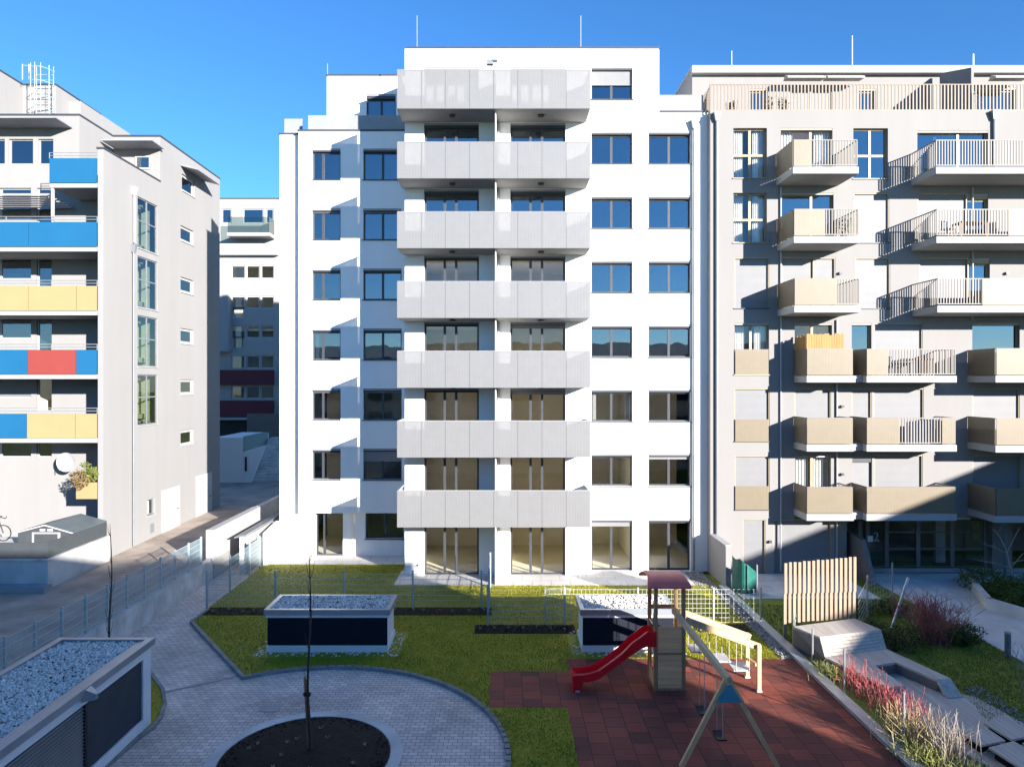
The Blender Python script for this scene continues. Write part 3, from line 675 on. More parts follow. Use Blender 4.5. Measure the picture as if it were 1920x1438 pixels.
part('vent_grille', MB().box(FX + .003, FX + .03, sy(281), sy(288), .75, 1.2), 'greym', LB)
pipe(LB, FX + .1, sy(247), .5, Z(470, sy(247)), .05, 'greym'); pipe(LB, FX + .1, sy(247.2) + .05, Z(455, sy(247)), Z(362, sy(247)), .05, 'light')
# roof edges and the upper storeys
re = MB(); re.box(FX - .3, FX + .04, 31.45, 36.7, 19.1, 19.17); re.box(-30, FX + .04, 36.64, 36.95, 21.5, 21.57); re.box(FX - .3, FX + .04, 36.95, 44.4, 21.5, 21.57); re.box(-34, -20.66, KY - .05, KY + .25, 21.5, 21.57); re.box(-20.96, -20.66, KY + .25, 36.6, 21.5, 21.57)
part('roof_edge', re, 'anth', LB)
b = MB().box(-34, -25.6, 35.2, 40, 21.5, 24.3).box(-34, -23.85, 36.9, 41, 21.5, 24.3); b.box(-34, -23.2, 38, 43, 21.5, 23.9)
part('penthouse_wall', b, 'cream', LB)
part('roof_edge', MB().box(-34, -25.56, 35.16, 36.85, 24.3, 24.37).box(-34, -23.81, 36.86, 41.04, 24.3, 24.37), 'anth', LB)
part('roof_hatch', MB().box(X(208, 40), X(250, 40), 39, 41, 21.57, 21.75), 'greym', LB)
lad = MB(); lxs = (X(66, 36.2), X(98, 36.2))
lad.tube([(lxs[0], 36.3, 21.5), (lxs[0], 36.3, 25.0)], .02, 5); lad.tube([(lxs[1], 36.3, 21.5), (lxs[1], 36.3, 25.0)], .02, 5)
for i in range(11): lad.tube([(lxs[0], 36.3, 21.7 + .29 * i), (lxs[1], 36.3, 21.7 + .29 * i)], .018, 4)
for z in (22.6, 23.3, 24.0, 24.7):
    cx_ = (lxs[0] + lxs[1]) / 2
    lad.tube([(cx_ + .55 * math.cos(t), 36.25 - .75 * math.sin(t), z) for t in [PI * i / 10 for i in range(11)]], .02, 4)
for t in (.5, 1.1, 1.57, 2.1, 2.6): lad.tube([(cx_ + .55 * math.cos(t), 36.25 - .75 * math.sin(t), 22.4), (cx_ + .55 * math.cos(t), 36.25 - .75 * math.sin(t), 24.9)], .011, 4)
for px in (42, 54): lad.tube([(X(px, 36.2), 36.2, 24.3), (X(px, 36.2), 36.2, 25.1)], .02, 4)
lad.tube([(X(42, 36.2), 36.2, 25.05), (lxs[0], 36.25, 25.0)], .02, 4)
part('roof_ladder', lad, 'fence', LB)
def sunshade(x0, x1, y, z, dep=1.1, drop=.25):
    part('sunshade', MB().prism([(x0, y - .02, z), (x0, y - dep, z - drop), (x0, y - dep, z - drop - .06), (x0, y - .02, z - .08)], [(x1, y - .02, z), (x1, y - dep, z - drop), (x1, y - dep, z - drop - .06), (x1, y - .02, z - .08)]), 'brise', LB)
sunshade(-34, X(122, 33.2), KY, 20.95, 1.3, -.0); sunshade(X(202, 36), X(296, 36), 36.7, 20.9, 1.3, -.0)
ys = (sy(338), sy(366))
part('sunshade', MB().prism([(FX + .02, ys[0], 20.75), (FX + 1.0, ys[0], 20.5), (FX + 1.0, ys[0], 20.44), (FX + .02, ys[0], 20.68)], [(FX + .02, ys[1] + 1.2, 20.75), (FX + 1.0, ys[1] + 1.2, 20.5), (FX + 1.0, ys[1] + 1.2, 20.44), (FX + .02, ys[1] + 1.2, 20.68)]), 'brise', LB)
window(LB, X(254, 36.7), X(283, 36.7), Z(318, 36.7), Z(293, 36.7), 36.55, rev=.1, frame='wframe', split=(), box=0, sill=False, pane='pane2', fw=.08)
# coloured balconies
bcols = [('blue',), ('blue', 'blue'), ('yellow', 'yellow', 'yellow'), ('blue', 'red', 'blue'), ('blue', 'yellow', 'yellow')]
splits = [[92, 193], [-160, 53, 193], [-160, 53, 143, 193], [-160, 51.5, 142.5, 193], [-160, 50, 141, 193]]
FY = 31.5
for k in range(5):
    zt = 18.68 - 2.9 * k; x0 = X(splits[k][0], FY)
    bal = part('balcony', MB().box(x0, FX - .27, FY + .06, KY - .002, zt - 1.32, zt - 1.1), 'slab', LB)
    if k == 0: part('support_post', MB().box(X(93, FY), X(97, FY), FY + .1, FY + .2, zt - 4.0, zt - 1.33), 'wframe', bal)
    for c, a, d in zip(bcols[k], splits[k], splits[k][1:]):
        part('balcony_panel', MB().box(X(a, FY) + .015, X(d, FY) - .015 - (.27 if d == 193 else 0), FY, FY + .05, zt - 1.12, zt), c, bal, {'blue': 'blue balcony panel', 'yellow': 'yellow balcony panel', 'red': 'red balcony panel'}[c])
    r = MB()
    for z in (zt + .12, zt + .25): r.tube([(x0, FY + .03, z), (FX - .3, FY + .03, z)], .018, 5)
    for i in range(5): xx = x0 + (FX - .3 - x0) * i / 4; r.tube([(xx, FY + .03, zt - .02), (xx, FY + .03, zt + .26)], .018, 5)
    part('handrail', r, 'chrome', bal)
aw = MB()
for i in range(7): aw.prism([(-34, FY + .25 + .28 * i, 17.1 - .03 * i), (-34, FY + .52 + .28 * i, 17.22 - .03 * i), (-34, FY + .53 + .28 * i, 17.19 - .03 * i), (-34, FY + .26 + .28 * i, 17.07 - .03 * i)], [(X(82, FY), FY + .25 + .28 * i, 17.1 - .03 * i), (X(82, FY), FY + .52 + .28 * i, 17.22 - .03 * i), (X(82, FY), FY + .53 + .28 * i, 17.19 - .03 * i), (X(82, FY), FY + .26 + .28 * i, 17.07 - .03 * i)])
part('pergola_awning', aw, 'awn', LB)
part('planter_box', MB().box(X(140, FY), FX - .27, FY + .1, FY + .6, Z(936, FY), Z(905, FY)), 'yellow', LB)

# ================================================================== FAR BUILDING IN THE GAP
GB = thing('apartment_building', 'distant pale block with wine red bands seen through the gap between buildings', 'building', (-24, 67, 0))
FY2 = 67.0; g = FY2 / F
def gx(px): return (px - CX) * g
def gz(py): return H - (py - CY) * g
gh = []
for y0, y1, cols in ((393, 417, ((415, 434), (455, 494), (498, 513))), (499, 521, ((433, 459.5), (461, 487), (488.5, 514))), (557, 577, ((433, 459.5), (461, 487), (488.5, 514))), (578, 595, ((436, 457),)), (612, 632, ((433, 459.5), (461, 487), (488.5, 514))), (633, 652, ((436, 457),)), (668, 689, ((433, 459.5), (461, 487), (488.5, 514))), (725, 746, ((433, 459.5), (461, 487), (488.5, 514)))):
    for a, c in cols: gh.append((gx(a), gx(c), gz(y1 + 2), gz(y0 - 2)))
b = MB().wall(-32, -16, 0, 26.2, FY2, gh, .15).shell(-32, -16, FY2, 80, 0, 26.2, 'LRBT'); part('wall', b, 'far', GB)
for i, h in enumerate(gh): window(GB, *h, FY2, rev=.1, frame='wframe', split=(), box=0, sill=False, fw=.11, pane='pane2' if i < 3 else 'pane')
part('interior', MB().box(-31, -17, 70, 70.1, 2, 26).box(-31, -17, FY2 + .4, 70, 20, 20.2).box(-31, -17, FY2 + .4, 70, 13.5, 13.7), 'room', GB)
for y0, y1 in ((694, 722), (751, 781)): part('red_band', MB().box(gx(405), gx(514), FY2 - .5, FY2 - .01, gz(y1), gz(y0)), 'wine', GB)
part('canopy', MB().box(gx(400), gx(512), FY2 - 1.2, FY2 - .02, gz(786), gz(782)), 'light', GB)
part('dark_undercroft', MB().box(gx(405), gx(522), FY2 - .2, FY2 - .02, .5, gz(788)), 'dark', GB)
part('bay', MB().box(-32, gx(434), FY2 - .8, FY2 - .02, gz(660), gz(495)), 'far', GB)
bal = part('balcony', MB().box(gx(438), gx(516), FY2 - 1.6, FY2 - .01, gz(449), gz(443)), 'slab', GB)
part('glass_railing', MB().box(gx(439), gx(515), FY2 - 1.58, FY2 - 1.54, gz(443), gz(414)).box(gx(514), gx(515), FY2 - 1.54, FY2 - .05, gz(443), gz(414)), 'green', bal)
rl = MB(); rl.box(-32, gx(523), FY2 - .55, FY2 - .5, gz(477), gz(459)); rl.box(-32, gx(523), FY2 - .6, FY2 - .01, gz(480), gz(477))
for i in range(22): x = gx(415) + i * .26; rl.box(x, x + .02, FY2 - .57, FY2 - .55, gz(477), gz(459))
part('railing', rl, 'light', GB)
part('chimney', MB().box(gx(426), gx(431), 69, 69.3, 26.2, gz(362)), 'light', GB); part('roof_edge', MB().box(-32, -16, FY2 - .05, FY2 + .3, 26.2, 26.3), 'anth', GB)
# ramp house and outside stair below it
RH = thing('ramp_house', 'small white ramp house with a glass balustrade beside the outside stair', 'outbuilding', (-20.5, 54, .7))
s54 = 54 / F
part('wall', MB().box(X(400, 54), X(455, 54), 54, 60, .5, 4.2), 'white', RH)
part('stair_wall', MB().prism([(X(455, 54), 54.02, .7), (X(470, 54), 54.02, .7), (X(497, 54), 54.02, 3.6), (X(455, 54), 54.02, 3.0)], [(X(455, 54), 54.3, .7), (X(470, 54), 54.3, .7), (X(497, 54), 54.3, 3.6), (X(455, 54), 54.3, 3.0)]), 'white', RH)
part('niche', MB().box(X(459, 54), X(463, 54), 53.98, 54.01, 1.6, 2.7), 'dark', RH)
part('glass_balustrade', MB().prism([(X(455, 54), 54.1, 3.05), (X(500, 54), 54.1, 3.7), (X(503, 54), 54.1, 4.7), (X(455, 54), 54.1, 4.3)], [(X(455, 54), 54.13, 3.05), (X(500, 54), 54.13, 3.7), (X(503, 54), 54.13, 4.7), (X(455, 54), 54.13, 4.3)]), 'green', RH)
st = MB()
for i in range(16): st.box(X(470, 55), X(540, 55), 54.4 + .33 * i, 60.5, .7 + .19 * i, .7 + .19 * (i + 1))
solo('outdoor_stair', st, 'conc', 'dark concrete outdoor stair climbing towards the distant block', 'stair')
fe = MB()
for i in range(26): fe.box(X(466, 63) + .14 * i, X(466, 63) + .14 * i + .12, 62.6, 62.64, 3.5, 5.7)
fe.box(X(466, 63), X(466, 63) + 3.6, 62.65, 62.7, 5.2, 5.3)
solo('timber_fence', fe, 'taupe', 'dark board fence at the head of the outdoor stair', 'fence')

# ================================================================== BUILDINGS BEHIND THE CAMERA (they shade the garden)
def block(name, label, x0, x1, y0, y1, h, front):
    r = thing(name, label, 'building', ((x0 + x1) / 2, (y0 + y1) / 2, 0))
    part('wall', MB().box(x0, x1, y0, y1, -.1, h), 'block', r)
    part('roof_edge', MB().box(x0 - .02, x1 + .02, y0, y1 + .02, h + .001, h + .06), 'greym', r)
    for k in range(int(h / P)):
        for i in range(int((x1 - x0) / 5) if front == 'y' else int((y1 - y0) / 6)):
            a = 1 + 5 * i
            w = MB().box(x0 + a, x0 + a + 2.4, y1 + .001, y1 + .03, .9 + P * k, 2.4 + P * k) if front == 'y' else MB().box(x0 - .03, x0 - .001, y0 + a, y0 + a + 2.4, .9 + P * k, 2.4 + P * k)
            part('window', w, 'louvre2', r)
block('office_building', 'sand-coloured flat-roofed block behind the viewpoint facing the white building', -45, 25.7, -20, -4.8, 12.2, 'y')
block('corner_building', 'lower sand-coloured block closing the garden off to the right of the viewpoint', 35, 50, -28, 20, 10.1, 'x')

# ================================================================== GROUND
struct('ground', MB().quad((-400, -300, -.12), (400, -300, -.12), (400, 600, -.12), (-400, 600, -.12)), 'lawn2')
struct('paving', MB().box(-12.6, 8.86, 2, 36, -.1, 0), 'pave')
b = MB(); ys_ = [2, 20, 26, 33, 47, 56, 70]; zz = [.3, .36, .38, .42, .66, .72, .75]
for (a, za), (c, zc) in zip(zip(ys_, zz), list(zip(ys_, zz))[1:]): b.quad((-60, a, za), (-12.9, a, za), (-12.9, c, zc), (-60, c, zc))
b.quad((-12.9, 36, .47), (-10.9, 36, .47), (-10.9, 70, .75), (-12.9, 70, .75)); b.quad((-10.9, 45.2, .6), (20, 45.2, .6), (20, 70, .75), (-10.9, 70, .75))
struct('lane', b, 'asphalt')
cc, cr = (-4.9, 15.6), 5.0
arc = [(cc[0] + cr * math.cos(math.radians(t)), cc[1] + cr * math.sin(math.radians(t))) for t in range(121, -52, -3)]
lawn = [(-11.0, 24.5)] + arc + [(1.65, arc[-1][1]), (1.65, 18.04), (-.39, 18.04), (-.39, 20.3), (1.9, 20.3), (1.9, 21.2), (8.5, 21.2), (8.5, 28.9), (-4.6, 28.9), (-4.6, 32.2), (-11.1, 32.2), (-11.1, 25.9)]
b = MB(); b.slab(lawn, .005, .05); struct('lawn', b, 'lawn')
patch = [(-12.5, 15), (-12.5, 21.5), (-10.8, 20.8), (-10.3, 20.2), (-9.4, 19.1), (-8.95, 18.3), (-8.7, 17.6), (-8.62, 17.1), (-8.7, 16.6), (-8.8, 15)]
struct('lawn_patch', MB().slab(patch, .005, .05), 'lawn')
hl = ((-7.75, -3.25, 21.3, 23.5), (2.1, 5.75, 21.3, 23.5), (-11.1, -.5, 25.2, 26.0), (-1.0, 2.45, 23.3, 24.15))
b = MB(); blades(b, 70000, lawn, .045, .05, .010, hl); blades(b, 2500, patch, .045, .05, .010)
solo('grass', b, 'blade', 'short mown grass of the courtyard lawn', 'grass', (0, 20, .04), kind='stuff')
def strip(mb, pts, w, z0, z1):
    for p, q in zip(pts, pts[1:]):
        p, q = Vector((p[0], p[1], 0)), Vector((q[0], q[1], 0)); d = (q - p).normalized(); p, q = p - d * w * .2, q + d * w * .2
        mb.beam((p.x, p.y, (z0 + z1) / 2), (q.x, q.y, (z0 + z1) / 2), w, z1 - z0)
    return mb
b = strip(MB(), [(-11.0, 25.8), (-11.04, 24.5), arc[0]], .11, -.02, .09); strip(b, arc, .11, -.02, .092); strip(b, patch[2:], .09, -.02, .08)
M['kerb'] = mat('kerb_concrete', (.24, .24, .235), .85, .25, 3)
struct('kerb', b, 'kerb')
b = MB(); bc, br_ = (-4.5, 15.7), 1.92; n = 48
for i in range(n):
    a0, a1 = 2 * PI * i / n, 2 * PI * (i + 1) / n
    f = lambda r, a: (bc[0] + r * math.cos(a), bc[1] + r * math.sin(a))
    b.slab([f(br_, a0), f(br_ + .27, a0), f(br_ + .27, a1), f(br_, a1)], -.02, .025)
struct('bed_kerb', b, 'conc_l')
b = MB(); rings = [(0, .12), (.6, .11), (1.3, .08), (1.9, .02)]
for i in range(n):
    a0, a1 = 2 * PI * i / n, 2 * PI * (i + 1) / n
    for (r0, z0), (r1, z1) in zip(rings, rings[1:]):
        p = [(bc[0] + r * math.cos(a), bc[1] + r * math.sin(a), z) for r, z, a in ((r0, z0, a0), (r1, z1, a0), (r1, z1, a1), (r0, z0, a1))]
        b.quad(*p)
for x0, x1, y0, y1 in ((-11.0, -.45, 25.2, 25.98), (-1.0, 2.43, 23.35, 24.12), (6.6, 8.4, 23.5, 24.2)): b.box(x0, x1, y0, y1, .01, .075)
struct('soil', b, 'soil')
b = MB()
for _ in range(2600):
    a = random.uniform(0, 2 * PI); r = 1.85 * random.random() ** .5
    stones(b, 1, bc[0] + r * math.cos(a), bc[0] + r * math.cos(a), bc[1] + r * math.sin(a), bc[1] + r * math.sin(a), .1 - .04 * r, random.uniform(.015, .04))
for x0, x1, y0, y1 in ((-10.95, -.5, 25.25, 25.95), (-.95, 2.4, 23.4, 24.1)): stones(b, 500, x0, x1, y0, y1, .075, .03)
solo('soil_clods', b, 'soil', 'loose dark clods of soil in the planting beds', 'soil', (0, 20, 0), kind='stuff')
rub = [(-.39, 18.04), (1.65, 18.04), (1.65, 6), (8.85, 6), (8.85, 21.2), (1.9, 21.2), (1.9, 20.3), (-.39, 20.3)]
struct('rubber_floor', MB().slab(rub, .004, .054), 'tiles')
b = MB().box(-10.9, -4.6, 32.2, 33.82, 0, .06).box(-4.6, 8.0, 28.9, 31.15, 0, .055); struct('terrace', b, 'terr')
b = MB(); b.box(8.5, 8.84, 21.2, 28.5, .01, .06); stones(b, 900, 8.0, 8.8, 28.6, 31, .03, .04); stones(b, 900, 8.5, 8.82, 21.2, 28.6, .07, .045); solo('pebble_strip', b, 'pebble', 'narrow strip of grey pebbles along the coping wall', 'pebbles', (8.2, 26, 0), kind='stuff')
struct('drain', MB().beam((-9.45, 18.95, .004), (-7.7, 20.1, .004), .1, .02).box(-6.35, -5.85, 17.9, 18.25, .002, .012), 'brise')
# little shoots in the beds
def shoot(loc, label):
    m = MB()
    for i in range(6):
        a = i * 1.05 + random.random(); r = random.uniform(.04, .085)
        m.quad((loc[0], loc[1], loc[2]), (loc[0] + r * .6 * math.cos(a - .3), loc[1] + r * .6 * math.sin(a - .3), loc[2] + .07), (loc[0] + r * math.cos(a), loc[1] + r * math.sin(a), loc[2] + .09), (loc[0] + r * .6 * math.cos(a + .3), loc[1] + r * .6 * math.sin(a + .3), loc[2] + .06))
    return solo('seedling', m, 'straw', label, 'plant', loc, group='seedlings in the round bed')
ROUND = 'small pale seedling in the dark soil of the round bed'
s0 = shoot((-4.2, 15.0, .09), ROUND)
for i in range(15):
    a = random.uniform(0, 2 * PI); r = random.uniform(.5, 1.7); copy_thing(s0, (bc[0] + r * math.cos(a), bc[1] + r * math.sin(a), .1 - .04 * r), ROUND, random.uniform(0, 6))
for i in range(20): copy_thing(s0, (-10.7 + i * .52 + random.uniform(-.1, .1), 25.55 + random.uniform(-.15, .15), .07), 'small seedling in the long soil strip before the wire fence', random.uniform(0, 6), 'seedlings in the long soil strip')
for i in range(7): copy_thing(s0, (-.8 + i * .48, 23.7 + random.uniform(-.15, .15), .07), 'small seedling in the short soil strip left of the slide', random.uniform(0, 6), 'seedlings in the short soil strip')

# ================================================================== WALLS AND FENCES
b = MB(); b.box(-12.85, -12.6, 6, 30, -.1, .88)
for y in range(9, 30, 2): b.box(-12.602, -12.594, y - .012, y + .012, 0, .878)
solo('retaining_wall', b, 'conc', 'long grey concrete retaining wall under the glassy wire fence', 'wall', (-12.7, 18, 0))
FW = thing('wire_fence', 'blue-grey wire fence on the concrete retaining wall at left', 'fence', (-12.68, 20, .88))
def wire_panel(p, q, z0, z1, rows, gap, root, m='fence', r=.007, rv=.0035):
    b = MB(); p, q = Vector((*p, 0)), Vector((*q, 0)); L = (q - p).length
    for i in range(rows):
        z = z0 + (z1 - z0) * i / (rows - 1); b.beam((p.x, p.y, z), (q.x, q.y, z), r * 1.6, r * 2.2)
    n = int(L / gap)
    for i in range(1, n):
        c = p.lerp(q, i / n); b.beam((c.x, c.y, z0), (c.x, c.y, z1), rv * 2, rv * 2, (0, 1, 0) if abs(p.x - q.x) < .3 else (1, 0, 0))
    return part('wire_panel', b, m, root)
py_ = [14.2 + 1.142 * i for i in range(14)]
for i, y in enumerate(py_): part('post', MB().box(-12.72, -12.66, y - .035, y + .035, .3, 2.05), 'fence', FW)
for a, c in zip(py_, py_[1:]): wire_panel((-12.66, a + .04), (-12.66, c - .04), .9, 2.0, 6, .05, FW, r=.009)
part('base_rail', MB().box(-12.655, -12.64, 14.2, 29, 1.02, 1.07), 'fencel', FW)
b = MB(); b.box(-12.9, -12.55, 30, 35.7, 0, 2.12); solo('parapet_wall', b, 'far', 'bright white parapet wall at the end of the wire fence', 'wall', (-12.7, 33, 0))
b = MB(); b.box(-12.85, -12.6, 35.7, 46, 0, 2.1)
for y in (37, 38.5, 40): b.box(-12.6, -12.585, y, y + .03, 0, 2.1)
solo('boundary_wall', b, 'conc_l', 'raw board-marked concrete wall beyond the white parapet', 'wall', (-12.7, 40, 0))
b = MB(); b.box(-11.75, -11.45, 30.8, 36, 0, 1.62); r = solo('ramp_wall', b, 'conc_l', 'low concrete wall with a dark metal coping beside the white block', 'wall', (-11.6, 33, 0))
part('coping', MB().prism([(-11.95, 30.7, 1.60), (-11.4, 30.7, 1.72), (-11.4, 30.7, 1.78), (-11.95, 30.7, 1.66)], [(-11.95, 36, 1.60), (-11.4, 36, 1.72), (-11.4, 36, 1.78), (-11.95, 36, 1.66)]), 'greym', r)
b = MB(); x0 = X(500, 32.5); b.prism([(x0, 32.0, 0), (x0 + .2, 32.0, 0), (x0 + .2, 32.0, 1.55), (x0, 32.0, 1.55)], [(x0, 33.8, 0), (x0 + .2, 33.8, 0), (x0 + .2, 33.8, 1.75), (x0, 33.8, 1.75)])
solo('garden_wall', b, 'white', 'short white garden wall at the left corner of the white block', 'wall')
GF = thing('wire_fence', 'double wire garden fence around the lawn left of the play tower', 'fence', (-11.1, 28, 0))
ps = [(-11.08, 25.85), (-11.1, 28.1), (-11.15, 30.4), (-11.17, 31.7), (-11.2, 32.8)]
fr = [(-11.08 + 2.56 * i, 25.85) for i in range(5)] + [(-.56, 24.05)]
rt = [(-.56, 24.05), (-.56, 26.2), (-.56, 28.6)]
r2 = [(-.56, 24.05), (2.1, 24.05)]
done = set()
for x, y in ps + fr[:5] + rt + r2:
    if (x, y) in done: continue
    done.add((x, y)); part('post', MB().box(x - .03, x + .03, y - .03, y + .03, 0, 1.5 if x < -.5 and y < 33 else 1.42), 'fence', GF)
part('post', MB().box(-.6, -.52, 25.81, 25.89, 0, 1.5), 'fence', GF)
for a, c in list(zip(ps, ps[1:])) + list(zip(fr[:5], fr[1:5])) + [(fr[4], (-.6, 25.85))] + list(zip(rt, rt[1:])) + list(zip(r2, r2[1:])) + [((2.1, 24.05), (2.35, 24.05))]:
    wire_panel(a, c, .18, 1.36, 7, .05, GF, r=.006, rv=.0022)
part('gate_panel', MB().box(-11.19, -11.17, 30.5, 31.6, .2, 1.4), 'perf', GF)
WF = thing('wire_fence', 'pale square-mesh fence running behind the play tower to the coping', 'fence', (6, 24.3, 0))
for x in (1.45, 4.7, 7.35, 9.0): part('post', MB().box(x - .025, x + .025, 24.28, 24.34, 0, 1.32), 'fencel', WF)
for a, c in ((1.45, 4.7), (4.7, 7.35), (7.35, 8.9)): wire_panel((a, 24.31), (c, 24.31), .1, 1.25, 8, .14, WF, 'fencel', .006, .005)
CWl = solo('coping_wall', MB().box(8.87, 9.12, 6, 28.5, -.1, .11), 'conc', 'low wall with a broad grey metal coping beside the playground', 'wall', (8.65, 18, 0))
part('coping', MB().prism([(8.83, 6, .165), (9.16, 6, .155), (9.16, 6, .11), (8.83, 6, .11)], [(8.83, 28.55, .165), (9.16, 28.55, .155), (9.16, 28.55, .11), (8.83, 28.55, .11)]), 'zinc', CWl)
b = MB().box(9.15, 9.36, 28.6, 30.74, 0, 1.76); r = solo('garden_wall', b, 'cream', 'pale privacy wall between the white and the beige block', 'wall')
part('coping', MB().box(9.12, 9.39, 28.57, 30.74, 1.762, 1.80), 'light', r)

# ================================================================== VENTILATION HOUSINGS
def vent_box(x0, x1, y0, y1, h, label, roofcol='zinc'):
    r = thing('vent_housing', label, 'vent housing', ((x0 + x1) / 2, (y0 + y1) / 2, 0), 'gravel-roofed vent housings on the lawn')
    part('plinth', MB().box(x0 + .02, x1 - .02, y0 + .02, y1 - .02, 0, .26), 'wpaint', r)
    part('body', MB().box(x0 + .06, x1 - .06, y0 + .06, y1 - .06, .26, h - .2), 'wpaint', r)
    lv = MB()
    z = .27
    while z < h - .27: lv.prism([(x0 + .04, y0 + .055, z), (x0 + .04, y0 + .02, z), (x0 + .04, y0 + .05, z + .055)], [(x1 - .04, y0 + .055, z), (x1 - .04, y0 + .02, z), (x1 - .04, y0 + .05, z + .055)]); z += .06
    part('louvre', lv, 'louvre', r); 
    bd = MB(); bd.box(x0 - .01, x1 + .01, y0 - .01, y0 + .05, h - .26, h - .17); part('fascia', bd, 'wpaint', r)
    pr = MB(); t = .09
    pr.box(x0 - .05, x1 + .05, y0 - .05, y0 + t, h - .17, h + .0); pr.box(x0 - .05, x1 + .05, y1 - t, y1 + .05, h - .17, h); pr.box(x0 - .05, x0 + t, y0 + t, y1 - t, h - .17, h); pr.box(x1 - t, x1 + .05, y0 + t, y1 - t, h - .17, h)
    part('parapet', pr, roofcol, r)
    part('roof_membrane', MB().box(x0 + t, x1 - t, y0 + t, y1 - t, h - .15, h - .05), 'louvre2', r); g = MB(); stones(g, 1300, x0 + t, x1 - t, y0 + t, y1 - t, h - .03, .055)
    part('gravel', g, 'stone', r, kind='stuff')
    return r
vent_box(-7.46, -3.62, 21.72, 23.2, 1.40, 'dark-fronted vent housing with a gravel roof left of the wire fence corner')
vent_box(2.43, 5.36, 21.72, 23.2, 1.40, 'vent housing with a gravel roof behind the red slide')
b = MB(); stones(b, 700, -7.8, -3.3, 21.4, 23.5, .05, .04, (-7.45, -3.63, 21.72, 23.2)); stones(b, 500, 2.15, 5.7, 21.4, 23.5, .05, .04, (2.45, 5.35, 21.72, 23.2))
solo('gravel_skirt', b, 'stone', 'band of pale pebbles around the vent housings', 'pebbles', (0, 22, 0), kind='stuff')
# big shelter bottom left
VB = thing('vent_housing', 'large gravel-roofed plant housing with white framed louvres at lower left', 'vent housing', (-9.8, 14, 0))
x0, x1, y0, y1, h = -11.0, -8.76, 7.0, 17.2, 2.1
part('body', MB().box(x0, x1 - .06, y0, y1, 0, h - .1), 'wpaint', VB)
fm = MB(); fm.box(x1 - .06, x1, y0, y1, 0, .32); fm.box(x1 - .06, x1, y0, y1, h - .32, h - .1); fm.box(x1 - .06, x1, y1 - .36, y1, .32, h - .32)
part('frame', fm, 'wpaint', VB)
def louv(ya, yb, m, pitch, out, fr_=.75):
    lv = MB(); z = .33
    while z < h - .36:
        lv.prism([(x1 - .055, ya, z), (x1 - .055 + out, ya, z), (x1 - .055, ya, z + pitch * fr_)], [(x1 - .055, yb, z), (x1 - .055 + out, yb, z), (x1 - .055, yb, z + pitch * fr_)]); z += pitch
    part('louvre', lv, m, VB)
louv(14.58, 16.83, 'louvre2', .045, .02); part('gap_shade_sheet', MB().box(x1 - .06, x1 - .055, y0, 14.5, .32, h - .32), 'black', VB); louv(y0, 14.5, 'greym', .075, .045, .4)  # grey slats over a black sheet imitate reflections and shaded gaps in dark louvres
part('mullion', MB().box(x1 - .06, x1 + .003, 14.5, 14.58, .32, h - .32), 'black', VB)
pr = MB(); t = .1
pr.box(x1 - .1, x1 + .08, y0, y1 + .06, h - .1, h + .06); pr.box(x0 - .06, x0 + t, y0, y1 + .06, h - .1, h + .06); pr.box(x0 + t, x1 - .1, y1 - .08, y1 + .06, h - .1, h + .06)
pr.box(x1 - .26, x1 - .1, y0, y1 - .08, h - .04, h + .02)
part('parapet', pr, 'zinc', VB)
part('roof_membrane', MB().box(x0 + t, x1 - .26, y0, y1 - .08, h - .06, h - .02), 'louvre2', VB); g = MB(); stones(g, 7500, x0 + t, x1 - .28, 10.0, y1 - .1, h - .01, .043)
part('gravel', g, 'stone', VB, kind='stuff')
part('gutter_spout', MB().prism([(x1 + .02, 14.35, h - .22), (x1 + .02, 14.6, h - .22), (x1 + .02, 14.6, h + .07), (x1 + .02, 14.35, h + .07)], [(x1 + .26, 14.43, h - .2), (x1 + .26, 14.52, h - .2), (x1 + .26, 14.52, h - .08), (x1 + .26, 14.43, h - .08)]), 'zinc', VB)

# ================================================================== SAPLINGS
def sapling(x, y, h, label, stake=False, lean=.0):
    r = thing('sapling', label, 'tree', (x, y, .05))
    pts = []; n = 12
    for i in range(n + 1):
        t = i / n; pts.append((x + lean * t + .03 * math.sin(9 * t + x), y + .03 * math.cos(7 * t), .03 + h * t))
    part('trunk', MB().tube(pts, .045, 7, .006), 'bark', r)
    b = MB()
    for i in range(16):
        t = random.uniform(.3, .95); p = Vector(pts[int(t * n)]); a = random.uniform(0, 2 * PI)
        b.tube([p, p + Vector((.06 * math.cos(a), .06 * math.sin(a), .16)), p + Vector((.1 * math.cos(a), .1 * math.sin(a), .42))], .008, 4, .003)
    part('twig', b, 'bark', r)
    if stake: part('stake', MB().tube([(x - .02, y + .06, .05), (x - .11, y + .05, 1.75)], .03, 6), 'wood_d', r); part('tie', MB().tube([(x - .12, y, 1.38), (x + .04, y, 1.38)], .045, 6), 'rubber', r)
    return r
sapling(-4.46, 15.85, 4.75, 'thin bare staked sapling in the round soil bed', True, .02)
sapling(-10.78, 19.0, 4.6, 'thin bare sapling between the plant housing and the retaining wall')

